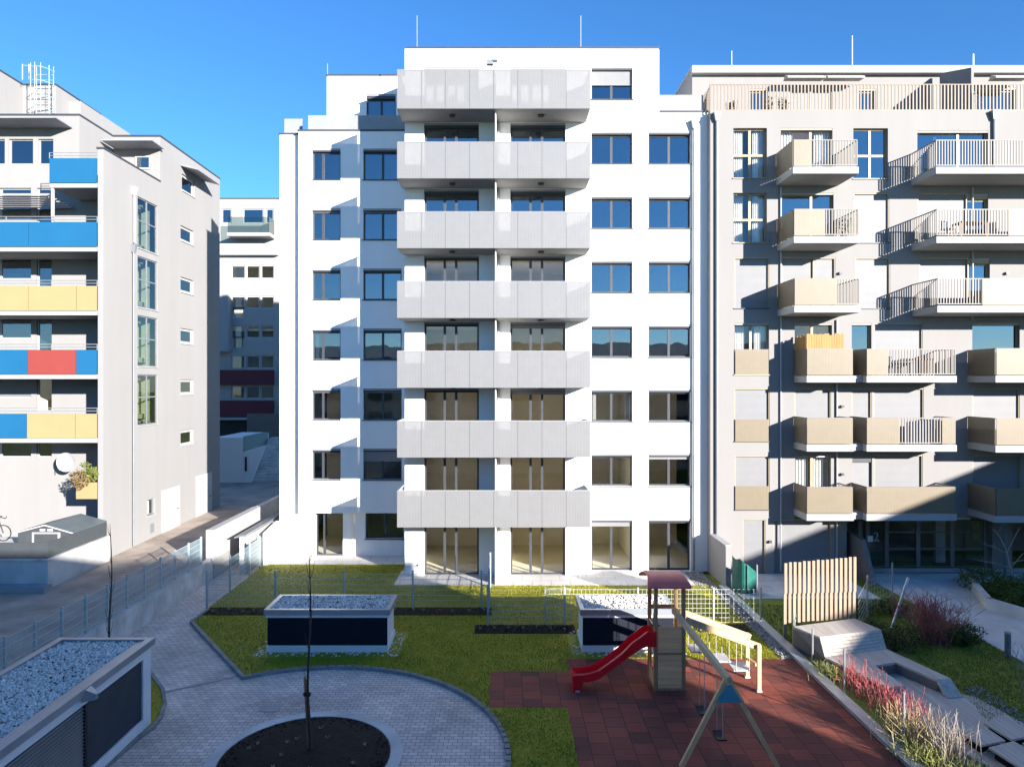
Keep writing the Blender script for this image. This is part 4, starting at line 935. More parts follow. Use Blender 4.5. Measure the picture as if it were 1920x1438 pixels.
# ================================================================== PLAY TOWER
PT = thing('play_tower', 'wooden play tower with red roof, red slide, swings and hanging step bridge', 'playground', (4.55, 19.5, .054))
tx0, tx1, ty0, ty1 = 4.12, 4.98, 19.0, 19.92
for x, y, m in ((tx0 + .05, ty0 + .05, 'wood_d'), (tx1 - .05, ty0 + .05, 'wood_d'), (tx0 + .05, ty1 - .05, 'wood_d'), (tx1 - .05, ty1 - .05, 'wood')):  # three posts browned for shade; back right one paler, as if sunlit
    part('post', MB().box(x - .048, x + .048, y - .048, y + .048, .054, 2.98), m, PT)
rm = MB(); NR = 12
for i in range(NR + 1):
    u = -1 + 2 * i / NR; yy = 19.46 + .66 * u; hgt = 1 - abs(u) ** 2.6; zz_ = 2.95 + .19 * hgt; hw_ = .60 - .08 * hgt
    for x_, z_ in ((4.50 - hw_, zz_), (4.50 - hw_ + .06, zz_ + .035 * (hgt > .01)), (4.50 + hw_ - .06, zz_ + .035 * (hgt > .01)), (4.50 + hw_, zz_), (4.50 + hw_ - .03, zz_ - .05), (4.50 - hw_ + .03, zz_ - .05)): rm.v.append((x_, yy, z_))
for i in range(NR):
    for j in range(6): rm.f.append((i * 6 + j, i * 6 + (j + 1) % 6, i * 6 + 6 + (j + 1) % 6, i * 6 + 6 + j))
rm.f.append(tuple(range(6))); rm.f.append(tuple(NR * 6 + j for j in reversed(range(6))))
part('roof', rm, 'roofred', PT)
def boards(axis, a0, a1, c, z0, z1, step, m='woodx'):
    z = z0; b = MB()
    while z < z1 - .02:
        if axis == 'x': b.box(a0, a1, c - .012 + random.uniform(-.002, .002), c + .012, z + .003, min(z + step, z1) - .003)
        else: b.box(c - .012, c + .012, a0, a1, z + .003, min(z + step, z1) - .003)
        z += step
    return part('board_wall', b, m, PT)
boards('x', tx0 + .1, tx1 - .1, ty0 + .03, .12, 1.05, .093); boards('x', tx0 + .1, tx1 - .1, ty0 + .03, 1.09, 1.80, .118)
part('sill_board', MB().box(tx0 + .09, tx1 - .09, ty0 - .01, ty0 + .05, 1.045, 1.085).box(tx0, tx1, ty0 + .01, ty1 - .01, .054, .12), 'wood_d', PT)
boards('y', ty0 + .1, ty1 - .1, tx1 - .03, .15, 1.8, .118)
lp = MB()      # left side board with a round opening
N_ = 20
for i in range(N_):
    a0, a1 = PI * i / N_, PI * (i + 1) / N_
    cy_, ra = 19.46, .27
    y_0, y_1 = cy_ + ra * math.cos(a0), cy_ + ra * math.cos(a1)
    zb0, zb1 = .95 + .3 * math.sin(a0), .95 + .3 * math.sin(a1)
    lp.prism([(tx0 + .02, y_0, zb0), (tx0 + .02, y_1, zb1), (tx0 + .02, y_1, 1.3), (tx0 + .02, y_0, 1.3)], [(tx0 + .045, y_0, zb0), (tx0 + .045, y_1, zb1), (tx0 + .045, y_1, 1.3), (tx0 + .045, y_0, 1.3)])
    zb0, zb1 = .75 - .3 * math.sin(a0), .75 - .3 * math.sin(a1)
    lp.prism([(tx0 + .02, y_0, .1), (tx0 + .02, y_1, .1), (tx0 + .02, y_1, zb1), (tx0 + .02, y_0, zb0)], [(tx0 + .045, y_0, .1), (tx0 + .045, y_1, .1), (tx0 + .045, y_1, zb1), (tx0 + .045, y_0, zb0)])
lp.box(tx0 + .02, tx0 + .045, ty0 + .1, cy_ - ra, .1, 1.3).box(tx0 + .02, tx0 + .045, cy_ + ra, ty1 - .1, .1, 1.3)
part('side_panel', lp, 'wood', PT)
part('platform', MB().box(tx0, tx1, ty0 + .05, ty1 - .05, 1.2, 1.26), 'woodx', PT)
part('rail_board', MB().box(tx0, tx1, ty1 - .04, ty1 - .01, 2.02, 2.14).box(tx0 + .1, tx1 - .1, ty1 - .035, ty1 - .01, 1.30, 1.5), 'wood_d', PT)
part('safety_bar', MB().tube([(tx0, ty0 + .08, 2.15), (tx0 - .02, ty0 + .08, 1.85), (tx0 - .02, ty0 + .5, 1.85)], .018, 6), 'chrome', PT)
# slide: swept trough with raised rims
path = [(4.16, 1.33), (3.9, 1.34), (3.72, 1.27), (3.5, 1.12), (3.2, .90), (2.9, .68), (2.6, .47), (2.42, .40), (2.2, .37), (1.98, .36), (1.90, .34)]
path = [(x, z) for x, z in path]
hw = .24; cyS = 19.2; sl = MB()
rim = .30; prof_s = lambda hgt: [(-hw - .04, -.05), (-hw - .04, hgt), (-hw + .015, hgt + .02), (-hw + .035, .04), (0, .0), (hw - .035, .04), (hw - .015, hgt + .02), (hw + .04, hgt), (hw + .04, -.05)]
base = len(sl.v); k = 9
for i, (x, z) in enumerate(path):
    hgt = .34 if i < 2 else (.26 if i < 4 else (.17 if i < 8 else .15))
    for dy, dz in prof_s(hgt): sl.v.append((x, cyS + dy, z + dz))
for i in range(len(path) - 1):
    for j in range(k):
        a, c = base + i * k + j, base + i * k + (j + 1) % k; sl.f.append((a, c, c + k, a + k))
sl.f.append(tuple(base + j for j in range(k))); sl.f.append(tuple(base + (len(path) - 1) * k + j for j in reversed(range(k))))
sl.prism([(1.89, cyS - .28, .05), (2.1, cyS - .28, .05), (2.1, cyS + .28, .05), (1.89, cyS + .28, .05)], [(1.87, cyS - .285, .5), (2.16, cyS - .285, .335), (2.16, cyS + .285, .335), (1.87, cyS + .285, .5)])
sd = part('slide', sl, 'slide', PT); part('anchor', MB().box(1.95, 2.07, cyS - .3, cyS - .2, .055, .1), 'plate', sd)
# swing
ax, ay, az = 4.93, 15.3, 1.98
part('swing_beam', MB().beam((4.72, 19.3, 2.17), (ax, ay - .12, az), .11, .15), 'woody', PT)
for xe in (3.9, 6.02): part('swing_leg', MB().beam((ax + (.03 if xe > 5 else -.03), ay, az - .02), (xe, ay - .05, .054), .1, .085, (0, 1, 0)), 'wood', PT)
part('gusset_plate', MB().prism([(ax - .04, ay - .09, az - .12), (ax - .27, ay - .09, az - .50), (ax + .29, ay - .09, az - .50), (ax + .06, ay - .09, az - .12)], [(ax - .04, ay - .06, az - .12), (ax - .27, ay - .06, az - .50), (ax + .29, ay - .06, az - .50), (ax + .06, ay - .06, az - .12)]), 'bluep', PT)
for y in (16.95, 15.75):
    t = (19.3 - y) / 4.12; xb = 4.72 + (ax - 4.72) * t; zb_ = 2.17 + (az - 2.17) * t - .07
    s = MB(); pr_ = [(-.1, 0), (.1, 0), (.1, .04), (-.1, .04)]
    for i in range(6):
        a0, a1 = -.22 + .44 * i / 6, -.22 + .44 * (i + 1) / 6; d0, d1 = .05 * (a0 / .22) ** 2, .05 * (a1 / .22) ** 2
        s.prism([(xb + u, y + a0, .42 + w + d0) for u, w in pr_], [(xb + u, y + a1, .42 + w + d1) for u, w in pr_])
    sw = part('swing_seat', s, 'rubber', PT)
    for d in (-.21, .21): part('rope', MB().tube([(xb, y + d, .5), (xb, y + d * .95, zb_)], .009, 5), 'rope', sw)
# hanging step bridge
for y in (19.05, 19.78):
    part('bridge_beam', MB().beam((5.0, y, 1.98), (7.02, y, 1.24), .09, .17), 'wood' if False else 'woody', PT)
    part('bridge_post', MB().box(6.92, 7.02, y - .05 + (-.09 if y < 19.5 else .09), y + .05 + (-.09 if y < 19.5 else .09), .08, 1.33), 'wood', PT)
    part('post_shoe', MB().box(6.9, 7.04, y - .06 + (-.09 if y < 19.5 else .09), y + .06 + (-.09 if y < 19.5 else .09), .054, .1), 'plate', PT)
part('cross_brace', MB().beam((6.97, 19.12, .72), (6.97, 19.75, .62), .08, .08), 'wood', PT)
for i, (x, z) in enumerate(((5.42, 1.06), (6.02, .80), (6.58, .56))):
    pl = part('step_plate', MB().box(x - .24, x + .24, 19.12, 19.70, z - .02, z + .02), 'plate', PT)
    for dxx in (-.18, .18):
        for y in (19.1, 19.73): part('rope', MB().tube([(x + dxx, y, z), (x + dxx, y, 1.98 - (x + dxx - 5.0) * .366 - .09)], .012, 5), 'rope', pl)

# ================================================================== RIGHT GARDEN
struct('path', MB().slab([(15.8, 10), (15.8, 29.6), (16.0, 31.7), (30, 31.7), (30, 29), (19.9, 29.8), (18.25, 26.0), (18.7, 24.4), (22, 22.5), (22, 10)], -.1, .02), 'conc_l')
struct('grass_ground', MB().slab([(8.9, 6), (15.75, 6), (15.75, 30.7), (8.9, 30.7)], -.1, .01), 'lawn2')
struct('patio', MB().slab([(9.4, 27.2), (14.8, 27.2), (14.8, 30.74), (9.4, 30.74)], -.05, .03), 'conc')
b = MB(); blades(b, 26000, [(10.6, 13), (15.75, 13), (15.75, 26.5), (9, 26.5), (9, 22), (12.6, 22), (12.6, 19)], .01, .06, .011)
solo('side_grass', b, 'lawn2', 'darker grass of the neighbouring garden beside the deck', 'grass', (13, 20, 0), kind='stuff')
KW = [(19.85, 29.9), (18.15, 25.95), (18.6, 24.6), (21.5, 22.2)]
b = MB()
for p, q in zip(KW, KW[1:]):
    p, q = Vector((*p, 0)), Vector((*q, 0)); d = (q - p).normalized() * .04; b.beam((p.x - d.x, p.y - d.y, .22), (q.x + d.x, q.y + d.y, .22), .2, .44)
solo('planter_kerb', b, 'conc_l', 'pale concrete planter kerb bordering the dark juniper hedge', 'kerb wall')
def shrub(name, label, clumps, n, size, m, cat='shrub', group=None):
    cx_ = sum(c[0][0] for c in clumps) / len(clumps); cy_ = sum(c[0][1] for c in clumps) / len(clumps)
    r = thing(name, label, cat, (cx_, cy_, 0), group)
    st = MB()
    for c, rad in clumps:
        for _ in range(5): st.tube([(c[0], c[1], 0), (c[0] + random.gauss(0, .4) * rad[0], c[1] + random.gauss(0, .4) * rad[1], c[2] + rad[2] * .5)], .02, 4, .008)
    part('stem', st, 'bark', r)
    b = MB()
    for c, rad in clumps: leaves(b, c, rad, n, size)
    part('foliage', b, m, r); return r
shrub('juniper_hedge', 'low dark juniper hedge behind the concrete planter kerb', [((19.6, 28.3, .45), (.9, 1.0, .5)), ((19.9, 26.8, .45), (1.2, 1.1, .5)), ((19.5, 25.6, .45), (.9, .9, .5)), ((20.8, 25.2, .4), (1.2, 1.0, .55)), ((21.2, 27.5, .35), (1.3, 1.2, .45)), ((21.8, 23.9, .35), (1.0, 1.0, .5))], 2600, .05, 'conif', 'hedge')
shrub('juniper', 'olive-green low juniper at the corner of the wooden lounger', [((12.3, 22.0, .3), (.8, .6, .4)), ((13.0, 22.6, .25), (.7, .7, .35)), ((12.2, 22.9, .3), (.5, .5, .35))], 1700, .045, 'conif2')
shrub('juniper', 'small green juniper between the red-brown bush and the path', [((15.2, 22.9, .25), (.55, .6, .35)), ((14.7, 22.5, .2), (.5, .4, .3))], 1500, .045, 'conif')
shrub('juniper', 'low juniper mound behind the lounger near the leaning pole', [((12.9, 25.4, .25), (.8, .6, .35)), ((14.3, 25.6, .2), (.7, .6, .3))], 1200, .05, 'conif2')
b = MB(); twigs(b, (13.95, 22.7, 0), 170, 1.35, 1.05, .011, 5, .1, .22); solo('bare_bush', b, 'twig', 'dense leafless red-brown bush beside the path', 'shrub', (13.95, 22.7, 0))
b = MB()
for x, y in ((9.65, 18.7), (9.75, 18.0), (9.85, 17.3), (9.95, 16.7), (9.6, 19.2)): twigs(b, (x, y, 0), 30, .78, .42, .008, 4, 0, .16)
solo('dogwood', b, 'twigr', 'leafless dogwood with crimson stems along the coping wall', 'shrub', (9.6, 18.3, 0))
def grass_clump(x, y, h, n, m, label, sp=.5):
    b = MB()
    for _ in range(n):
        a = random.uniform(0, 2 * PI); s = random.uniform(.1, 1) * sp; hh = h * random.uniform(.5, 1.1); p = Vector((x + random.gauss(0, .22), y + random.gauss(0, .3), 0))
        b.tube([p, p + Vector((s * .4 * math.cos(a), s * .4 * math.sin(a), hh * .7)), p + Vector((s * math.cos(a), s * math.sin(a), hh))], .009, 3, .003)
    solo('grass_clump', b, m, label, 'grass clump', (x, y, 0), 'dry grass clumps along the coping')
grass_clump(9.5, 16.3, .8, 260, 'straw', 'straw-coloured grass clump under the last steel post, before the bare deck edge')
grass_clump(9.9, 15.6, 1.0, 170, 'bleach', 'tall bleached grass clump at the edge of the deck')
grass_clump(9.42, 20.0, .35, 260, 'straw_g', 'short yellow grass tuft between coping and wooden lounger', .35)
grass_clump(9.35, 15.4, .45, 300, 'straw_g', 'yellow-green grass clump against the coping at lower right', .4)
grass_clump(9.9, 14.4, .4, 300, 'straw_g', 'lowest yellowish grass tuft near the bottom edge', .5)
b = MB(); stones(b, 1500, 9.6, 11.2, 13.4, 16.6, .015, .03); stones(b, 800, 12.7, 13.3, 15, 19.3, .015, .035); stones(b, 500, 11.6, 14.2, 14.2, 15.6, .015, .035); solo('gravel_bed', b, 'pebble', 'grey gravel between the deck and the grass', 'gravel', (12, 16, 0), kind='stuff')
# lounge sculpture of weathered boards
LG = thing('wooden_lounger', 'large stepped lounger of weathered decking with two arms', 'bench', (10.8, 20, 0))
def G(px, py, z): y = F * (H - z) / (py - CY); return ((px - CX) * y / F, y)
ZU, ZS = .76, .36
A = dict(bl=G(1487, 1174, ZU), br=G(1602, 1159, ZU), ml=G(1537, 1194, ZU), mr=G(1652, 1180, ZU), sl=G(1547, 1232, ZS), sr=G(1662, 1216, ZS))
def lv3(p, z): return (p[0], p[1], z)
up = MB(); up.prism([lv3(A['bl'], ZU - .07), lv3(A['br'], ZU - .07), lv3(A['mr'], ZU - .06), lv3(A['ml'], ZU - .06)], [lv3(A['bl'], ZU), lv3(A['br'], ZU), lv3(A['mr'], ZU), lv3(A['ml'], ZU)])
part('upper_deck', up, 'deck', LG)
bk = MB()
L = lambda a, c, t: Vector(a).lerp(Vector(c), t)
for i in range(6):
    t0, t1 = i / 6 + .012, (i + 1) / 6 - .012
    p0, p1, q0, q1 = L(lv3(A['ml'], ZU), lv3(A['sl'], ZS), t0), L(lv3(A['ml'], ZU), lv3(A['sl'], ZS), t1), L(lv3(A['mr'], ZU), lv3(A['sr'], ZS), t0), L(lv3(A['mr'], ZU), lv3(A['sr'], ZS), t1)
    o_ = Vector((.0, .06, 0)); bk.prism([p0, q0, q1, p1], [p0 + o_, q0 + o_, q1 + o_, p1 + o_])
part('backrest', bk, 'deck', LG)
n1, n2 = G(1640, 1247, ZS), G(1680, 1241, ZS); la, lb = G(1665, 1287.5, ZS), G(1696, 1285, ZS); ra_, rb = G(1757, 1274, ZS), G(1782, 1271, ZS)
lm, rm_ = G(1590, 1252, ZS), tuple(L((*A['sr'], 0), (*rb, 0), .4))[:2]
def plate(pl, z=.45, t=.06): return MB().prism([(x, y, z - t) for x, y in pl], [(x, y, z) for x, y in pl])
part('seat', plate([A['sl'], A['sr'], rm_, n2, n1, lm], ZS), 'deck', LG)
part('arm', plate([lm, n1, lb, la], ZS), 'deck', LG); part('arm', plate([n2, rm_, rb, ra_], ZS), 'deck', LG)
for (a0, a1), (f0, f1) in (((la, lb), (G(1675, 1309, 0), G(1716, 1322, 0))), ((ra_, rb), (G(1776, 1312, 0), G(1805, 1309, 0)))):
    part('arm_end', MB().prism([lv3(a0, ZS), lv3(a1, ZS), lv3(f1, .05), lv3(f0, .05)], [lv3((a0[0], a0[1] + .05), ZS - .05), lv3((a1[0], a1[1] + .05), ZS - .05), lv3((f1[0], f1[1] + .05), .0), lv3((f0[0], f0[1] + .05), .0)]), 'deck', LG)
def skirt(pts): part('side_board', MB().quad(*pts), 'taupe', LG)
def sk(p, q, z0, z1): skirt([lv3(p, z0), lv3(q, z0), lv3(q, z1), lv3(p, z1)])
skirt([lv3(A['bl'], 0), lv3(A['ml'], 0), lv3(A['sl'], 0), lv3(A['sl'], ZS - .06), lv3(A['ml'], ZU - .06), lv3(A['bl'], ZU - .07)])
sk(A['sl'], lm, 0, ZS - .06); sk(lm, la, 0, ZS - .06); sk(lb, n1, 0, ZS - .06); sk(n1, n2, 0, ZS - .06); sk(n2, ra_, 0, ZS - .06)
struct('deck', MB().slab([(10.3, 17.95), (10.8, 20.0), (11.5, 20.3), (11.9, 19.2), (12.7, 18.7), (13.2, 15.4), (12.9, 13.4), (11.3, 13.4), (10.3, 16.6)], .0, .035), 'deck')
for pl, lab in (([(10.76, 16.63), (11.5, 16.9), (11.54, 15.96), (10.84, 15.75)], 'raised wooden platform nearest the lounger and the coping'), ([(11.62, 16.8), (12.45, 17.2), (12.4, 16.2), (11.72, 16.0)], 'raised pale platform beside the grass, outer one of the upper pair'), ([(10.95, 15.66), (11.72, 15.93), (11.85, 15.0), (11.05, 14.8)], 'raised platform of pale grey boards at the bottom edge'), ([(11.85, 15.85), (12.6, 16.1), (12.65, 15.2), (11.95, 15.0)], 'raised platform mostly cut off by the right edge')):
    cx_, cy_ = sum(p[0] for p in pl) / 4, sum(p[1] for p in pl) / 4
    r = thing('sun_platform', lab, 'bench', (cx_, cy_, .035), 'raised board platforms on the deck')
    part('top', plate(pl, .27, .05), 'deck', r)
    q = [(cx_ + (x - cx_) * .8, cy_ + (y - cy_) * .8) for x, y in pl]; part('base', MB().slab(q, .036, .218), 'louvre', r)
TR = thing('slat_screen', 'tall screen of pale upright larch slats behind the wooden lounger', 'screen', (10.1, 22.4, 0))
p0, p1 = Vector((9.24, 22.8, 0)), Vector((11.62, 23.02, 0)); u = (p1 - p0).normalized()
for i in range(16):
    c = p0.lerp(p1, i / 15); z1 = 2.57 + random.uniform(-.015, .02) + .010 * i; zb_ = (.02 if i in (0, 15) else .62 + random.uniform(-.03, .03))
    b = MB(); nx = Vector((-u.y, u.x, 0))
    b.beam((c.x, c.y, zb_), (c.x, c.y, 1.56), .095, .045, nx); d = nx * -.018 + u * .012; b.beam((c.x + d.x, c.y + d.y, 1.565), (c.x + d.x, c.y + d.y, z1), .095, .045, nx)
    part('slat', b, 'larch', TR)
rb_ = MB()
for z in (.8, 1.5, 2.35): rb_.beam(p0 + Vector((-u.y, u.x, 0)) * .06 + Vector((0, 0, z)), p1 + Vector((-u.y, u.x, 0)) * .06 + Vector((0, 0, z)), .05, .08)
part('rail', rb_, 'larch', TR)
NF = thing('net_fence', 'slack wire fence on thin steel posts between screen and path', 'fence', (13.8, 25, 0))
for x, y, z in ((13.1, 25.0, 1.55), (14.9, 26.6, 1.6), (10.0, 27.4, 1.3)): part('post', MB().tube([(x, y, 0), (x, y, z)], .03, 6), 'chrome', NF)
b = MB()
for j in range(7):
    z = .2 + .19 * j; b.tube([(11.8, 23.1, z), (13.1, 25.0, z + .02), (14.0, 25.8, z - .06), (14.9, 26.6, z)], .006, 4)
for i in range(14): t = i / 13; x = 11.85 + 3.05 * t; yv = 23.15 + 1.85 * min(1, t / .45) + 1.6 * max(0, (t - .45) / .55); b.tube([(x, yv, .15), (x, yv, 1.35)], .005, 4)
part('netting', b, 'fencel', NF)
solo('leaning_pole', MB().tube([(13.15, 23.6, 0), (14.0, 24.0, 1.75)], .045, 8), 'chrome', 'thick steel pole leaning over the red-brown bush', 'pole', (13.15, 23.6, 0))
for x, y, z1, lab in ((9.27, 22.2, 1.05, 'steel post at the coping beside the foot of the slat screen'), (9.3, 20.9, 1.05, 'steel post before the cladded flank of the wooden lounger'), (9.3, 18.95, 1.2, 'steel post rising behind the crimson dogwood'), (9.26, 16.06, 1.3, 'white steel post beside the straw-coloured grass')):
    solo('steel_post', MB().tube([(x, y, 0), (x, y, z1)], .028, 8).tube([(x, y, z1), (x, y, z1 + .03)], .034, 8), 'chrome', lab, 'post', (x, y, 0), 'steel posts along the coping')
b = MB(); b.tube([(9.34, 22.1, 0), (9.26, 22.1, .9), (9.3, 22.05, 1.1)], .02, 6); solo('steel_strut', b, 'chrome', 'thin steel strut leaning against the nearest coping post', 'post', (9.34, 22.1, 0))
b = MB(); prev = None
for i in range(13):
    t = i / 12; x = 9.32 + .95 * t - .18 * math.sin(PI * t); y = 28.3 - .55 * math.sin(PI * t * .9); zt_ = 1.45 - 1.05 * max(0, t - .25) ** 1.6 - .12 * abs(math.sin(9 * t)) * (1 - t)
    cur = (x, y, zt_)
    if prev: b.prism([(prev[0], prev[1], .03), (cur[0], cur[1], .03), (cur[0], cur[1] + .02, .03), (prev[0], prev[1] + .02, .03)], [prev, cur, (cur[0], cur[1] + .02, cur[2]), (prev[0], prev[1] + .02, prev[2])])
    prev = cur
solo('tarpaulin', b, 'tarp', 'dark green tarpaulin draped at the end of the privacy wall', 'tarpaulin')
solo('entrance_wall', MB().prism([(15.42, 31.7, 0), (15.42, 29.0, 0), (15.42, 29.95, 1.72), (15.42, 31.7, 1.86)], [(15.62, 31.7, 0), (15.62, 29.0, 0), (15.62, 29.95, 1.72), (15.62, 31.7, 1.86)]), 'taupe', 'wedge-shaped concrete fin wall in shade-dark colour beside the glazed entrance', 'wall')  # concrete wall given a dark colour that stands in for shade
bo = solo('bollard_lamp', MB().tube([(15.55, 21.4, 0), (15.55, 21.4, .76)], .085, 14), 'bollard', 'round blue-grey bollard lamp on the grass by the path', 'lamp', (15.55, 21.4, 0)); part('lamp_head', MB().tube([(15.55, 21.4, .762), (15.55, 21.4, .82)], .09, 14), 'chrome', bo)
BT = thing('bare_tree', 'bare pale shrub-like tree in front of the dark recess at far right', 'tree', (20.9, 28.4, 0))
part('trunk', MB().tube([(20.9, 28.4, .0), (20.75, 28.4, .9), (20.55, 28.4, 1.7)], .05, 6, .03), 'bleach', BT)
b = MB()
for a in ((20.75, .9, 21.5, 1.9), (20.6, 1.5, 19.6, 1.9), (20.6, 1.5, 20.9, 2.6), (20.75, .9, 19.2, 1.3), (20.7, 1.1, 21.8, 1.2), (20.55, 1.7, 20.2, 2.5)):
    p, q = Vector((a[0], 28.4, a[1])), Vector((a[2], 28.4 + random.uniform(-.5, .5), a[3])); b.tube([p, p.lerp(q, .5) + Vector((0, 0, .06)), q], .022, 5, .008)
    for _ in range(5): t = random.uniform(.4, 1); s = p.lerp(q, t); b.tube([s, s + Vector((random.gauss(0, .3), random.gauss(0, .2), random.uniform(.05, .4)))], .008, 4, .003)
part('branch', b, 'bleach', BT)
b = MB(); twigs(b, (X(1912, 19), 18.6, 0), 22, 1.3, .5, .012, 3, 0, .1); solo('bare_shrub', b, 'bleach', 'sparse pale bare shrub at the right edge near the bollard', 'shrub', (X(1912, 19), 18.6, 0))

# ================================================================== LEFT TERRACE GARDEN
TW = solo('terrace_wall', MB().box(-45, -17.9, 27.2, 31.45, .1, 1.5), 'conc_l', 'pale concrete wall of the raised terrace garden under the left block', 'wall', (-19, 29, .4))
part('coping', MB().box(-45, -17.86, 27.15, 27.4, 1.502, 1.57).box(-18.12, -17.86, 27.4, 31.45, 1.502, 1.57), 'conc', TW)
part('plinth', MB().box(-45, -17.7, 26.7, 27.19, .3, .62), 'zinc', TW)
b = MB()
for i in range(60):
    if -22.4 + i * .075 > -18.0: break
    b.box(-22.4 + i * .075, -22.4 + i * .075 + .07, 27.3, 27.33, 1.57, 2.2)
for i in range(60): b.box(-18.03, -18.0, 27.34 + i * .068, 27.34 + i * .068 + .064, 1.57, 2.2)
solo('board_fence', b, 'shed', 'grey board fence on top of the terrace wall', 'fence', (-18.5, 28, 1.57))
SH = thing('garden_shed', 'grey garden shed with a shallow pitched roof on the terrace', 'shed', (-19.2, 30, 1.5))
sx0, sx1, sa = -20.4, -18.1, -19.2
gable = [(sx0, 1.5), (sx1, 1.5), (sx1, 2.2), (sa, 2.5), (sx0, 2.2)]
part('wall', MB().prism([(x, 29.1, z) for x, z in gable], [(x, 31.4, z) for x, z in gable]), 'shed', SH)
rfm = MB()
for e in ((sx0 - .08, 2.18), (sx1 + .08, 2.18)): rfm.prism([(sa, 28.98, 2.5), (e[0], 28.98, e[1]), (e[0], 28.98, e[1] + .05), (sa, 28.98, 2.56)], [(sa, 31.45, 2.5), (e[0], 31.45, e[1]), (e[0], 31.45, e[1] + .05), (sa, 31.45, 2.56)])
M['shed_roof'] = mat('shed_roof_sheet', (.10, .125, .135), .55, .12, 2)
part('roof', rfm, 'shed_roof', SH)
fr_ = MB()
for e in (sx0 - .09, sx1 + .09): fr_.beam((sa, 28.965, 2.54), (e, 28.965, 2.2), .03, .05)
part('gable_trim', fr_, 'wframe', SH)
dr = part('door', MB().box(sa - .5, sa + .5, 29.06, 29.098, 1.5, 2.16), 'shed', SH); part('frame', MB().box(sa - .58, sa - .5, 29.05, 29.098, 1.5, 2.22).box(sa + .5, sa + .58, 29.05, 29.098, 1.5, 2.22).box(sa - .5, sa + .5, 29.052, 29.098, 2.161, 2.22), 'wframe', dr)
for o_ in (-.16, .16): part('window', MB().box(sa + o_ - .11, sa + o_ + .11, 29.07, 29.099, 2.27, 2.36), 'wframe', SH)
BK = thing('bicycle', 'black bicycle leaning beside the grey garden shed', 'bicycle', (-22.3, 30.6, 1.5))
wy = 30.6
for x in (-23.2, -22.1):
    part('wheel', MB().tube([(x + .34 * math.cos(t), wy, 1.86 + .34 * math.sin(t)) for t in [2 * PI * i / 20 for i in range(21)]], .022, 5), 'black', BK)
fm = MB()
for a, c in (((-23.2, 1.86), (-22.75, 1.85)), ((-22.75, 1.85), (-22.85, 2.42)), ((-22.85, 2.38), (-22.3, 2.42)), ((-22.3, 2.42), (-22.1, 1.86)), ((-22.75, 1.85), (-22.32, 2.34)), ((-23.2, 1.86), (-22.85, 2.38)), ((-22.3, 2.42), (-22.33, 2.55))): fm.tube([(a[0], wy, a[1]), (c[0], wy, c[1])], .025, 6)
part('frame', fm, 'black', BK); part('saddle', MB().box(-22.99, -22.74, wy - .06, wy + .06, 2.43, 2.49), 'black', BK); part('handlebar', MB().tube([(-22.33, wy - .25, 2.56), (-22.3, wy, 2.58), (-22.33, wy + .25, 2.56)], .018, 6).tube([(-22.3, wy, 2.58), (-22.0, wy, 2.5), (-21.95, wy, 2.6)], .018, 6), 'black', BK)
DS = thing('satellite_dish', 'pale round satellite dish on the left block beside a balcony plant', 'satellite dish', (X(120, 33), 33.2, Z(872, 33)))
b = MB(); cxd, cyd, czd = X(121, 32.9), 33.0, Z(867, 32.9); rings = 5
for i in range(rings):
    for j in range(20):
        p = []
        for (r_, jj) in ((i, j), (i + 1, j), (i + 1, j + 1), (i, j + 1)):
            rr = .46 * r_ / rings; t = 2 * PI * jj / 20; p.append((cxd + rr * math.cos(t), cyd - .35 * (rr / .46) ** 2 * .35 + .12, czd + rr * math.sin(t)))
        b.quad(*p)
part('reflector', b, 'light', DS, smooth=True); part('bracket', MB().tube([(cxd - .1, 33.14, czd - .1), (cxd - .2, KY - .01, czd - .25)], .03, 6).tube([(cxd - .42, 33.05, czd - .3), (cxd - .1, 32.7, czd - .35)], .018, 5), 'greym', DS)
bp = thing('balcony_plant', 'withered brown and green plant hanging over the yellow planter', 'plant', (X(155, FY), FY, Z(905, FY)))
b = MB(); leaves(b, (X(152, FY), FY, Z(898, FY)), (.45, .4, .45), 700, .06); part('foliage', b, 'brown', bp, 'withered brown foliage')
b = MB(); leaves(b, (X(172, FY), FY + .1, Z(888, FY)), (.35, .3, .35), 400, .08); leaves(b, (X(157, FY), FY + .1, Z(873, FY)), (.2, .2, .15), 120, .06); part('foliage', b, 'plant', bp, 'fresh green foliage')
# things on the beige block's balconies
FS = thing('wood_fence', 'orange board screen standing on a beige balcony', 'screen', (13.6, 29.7, 8.78))
b = MB(); xx = 12.93
while xx < 14.45: b.box(xx, xx + .1, 29.62, 29.645, 8.79, 10.55 + random.uniform(-.05, .05)); xx += .108
for i in range(9): b.box(12.9, 12.925, 29.65 + i * .11, 29.75 + i * .11, 8.79, 10.5 + random.uniform(-.05, .05))
part('boards', b, 'fencew', FS)
def pot_plant(x, y, z, label, h=.5, m='plant'):
    r = thing('pot_plant', label, 'plant', (x, y, z)); part('pot', MB().tube([(x, y, z), (x, y, z + .28)], .13, 10, .17), 'taupe', r)
    b = MB(); leaves(b, (x, y, z + .28 + h * .45), (h * .5, h * .5, h * .5), 160, .06); twigs(b, (x, y, z + .25), 10, h, .3, .008); part('foliage', b, m, r)
pot_plant(X(1440, 31.3), 31.3, 20.56, 'left potted plant of the pair on the roof terrace', .55, 'brown'); pot_plant(X(1468, 31.3), 31.3, 20.56, 'right potted plant of the pair on the roof terrace', .5, 'conif2')
pot_plant(X(1372, 31.3), 31.3, 20.56, 'low potted plant at the left end of the roof terrace', .35, 'brown'); pot_plant(X(1805, 33), 32.6, 20.56, 'potted shrub beside the slanted roof divider', 1.5, 'conif2')
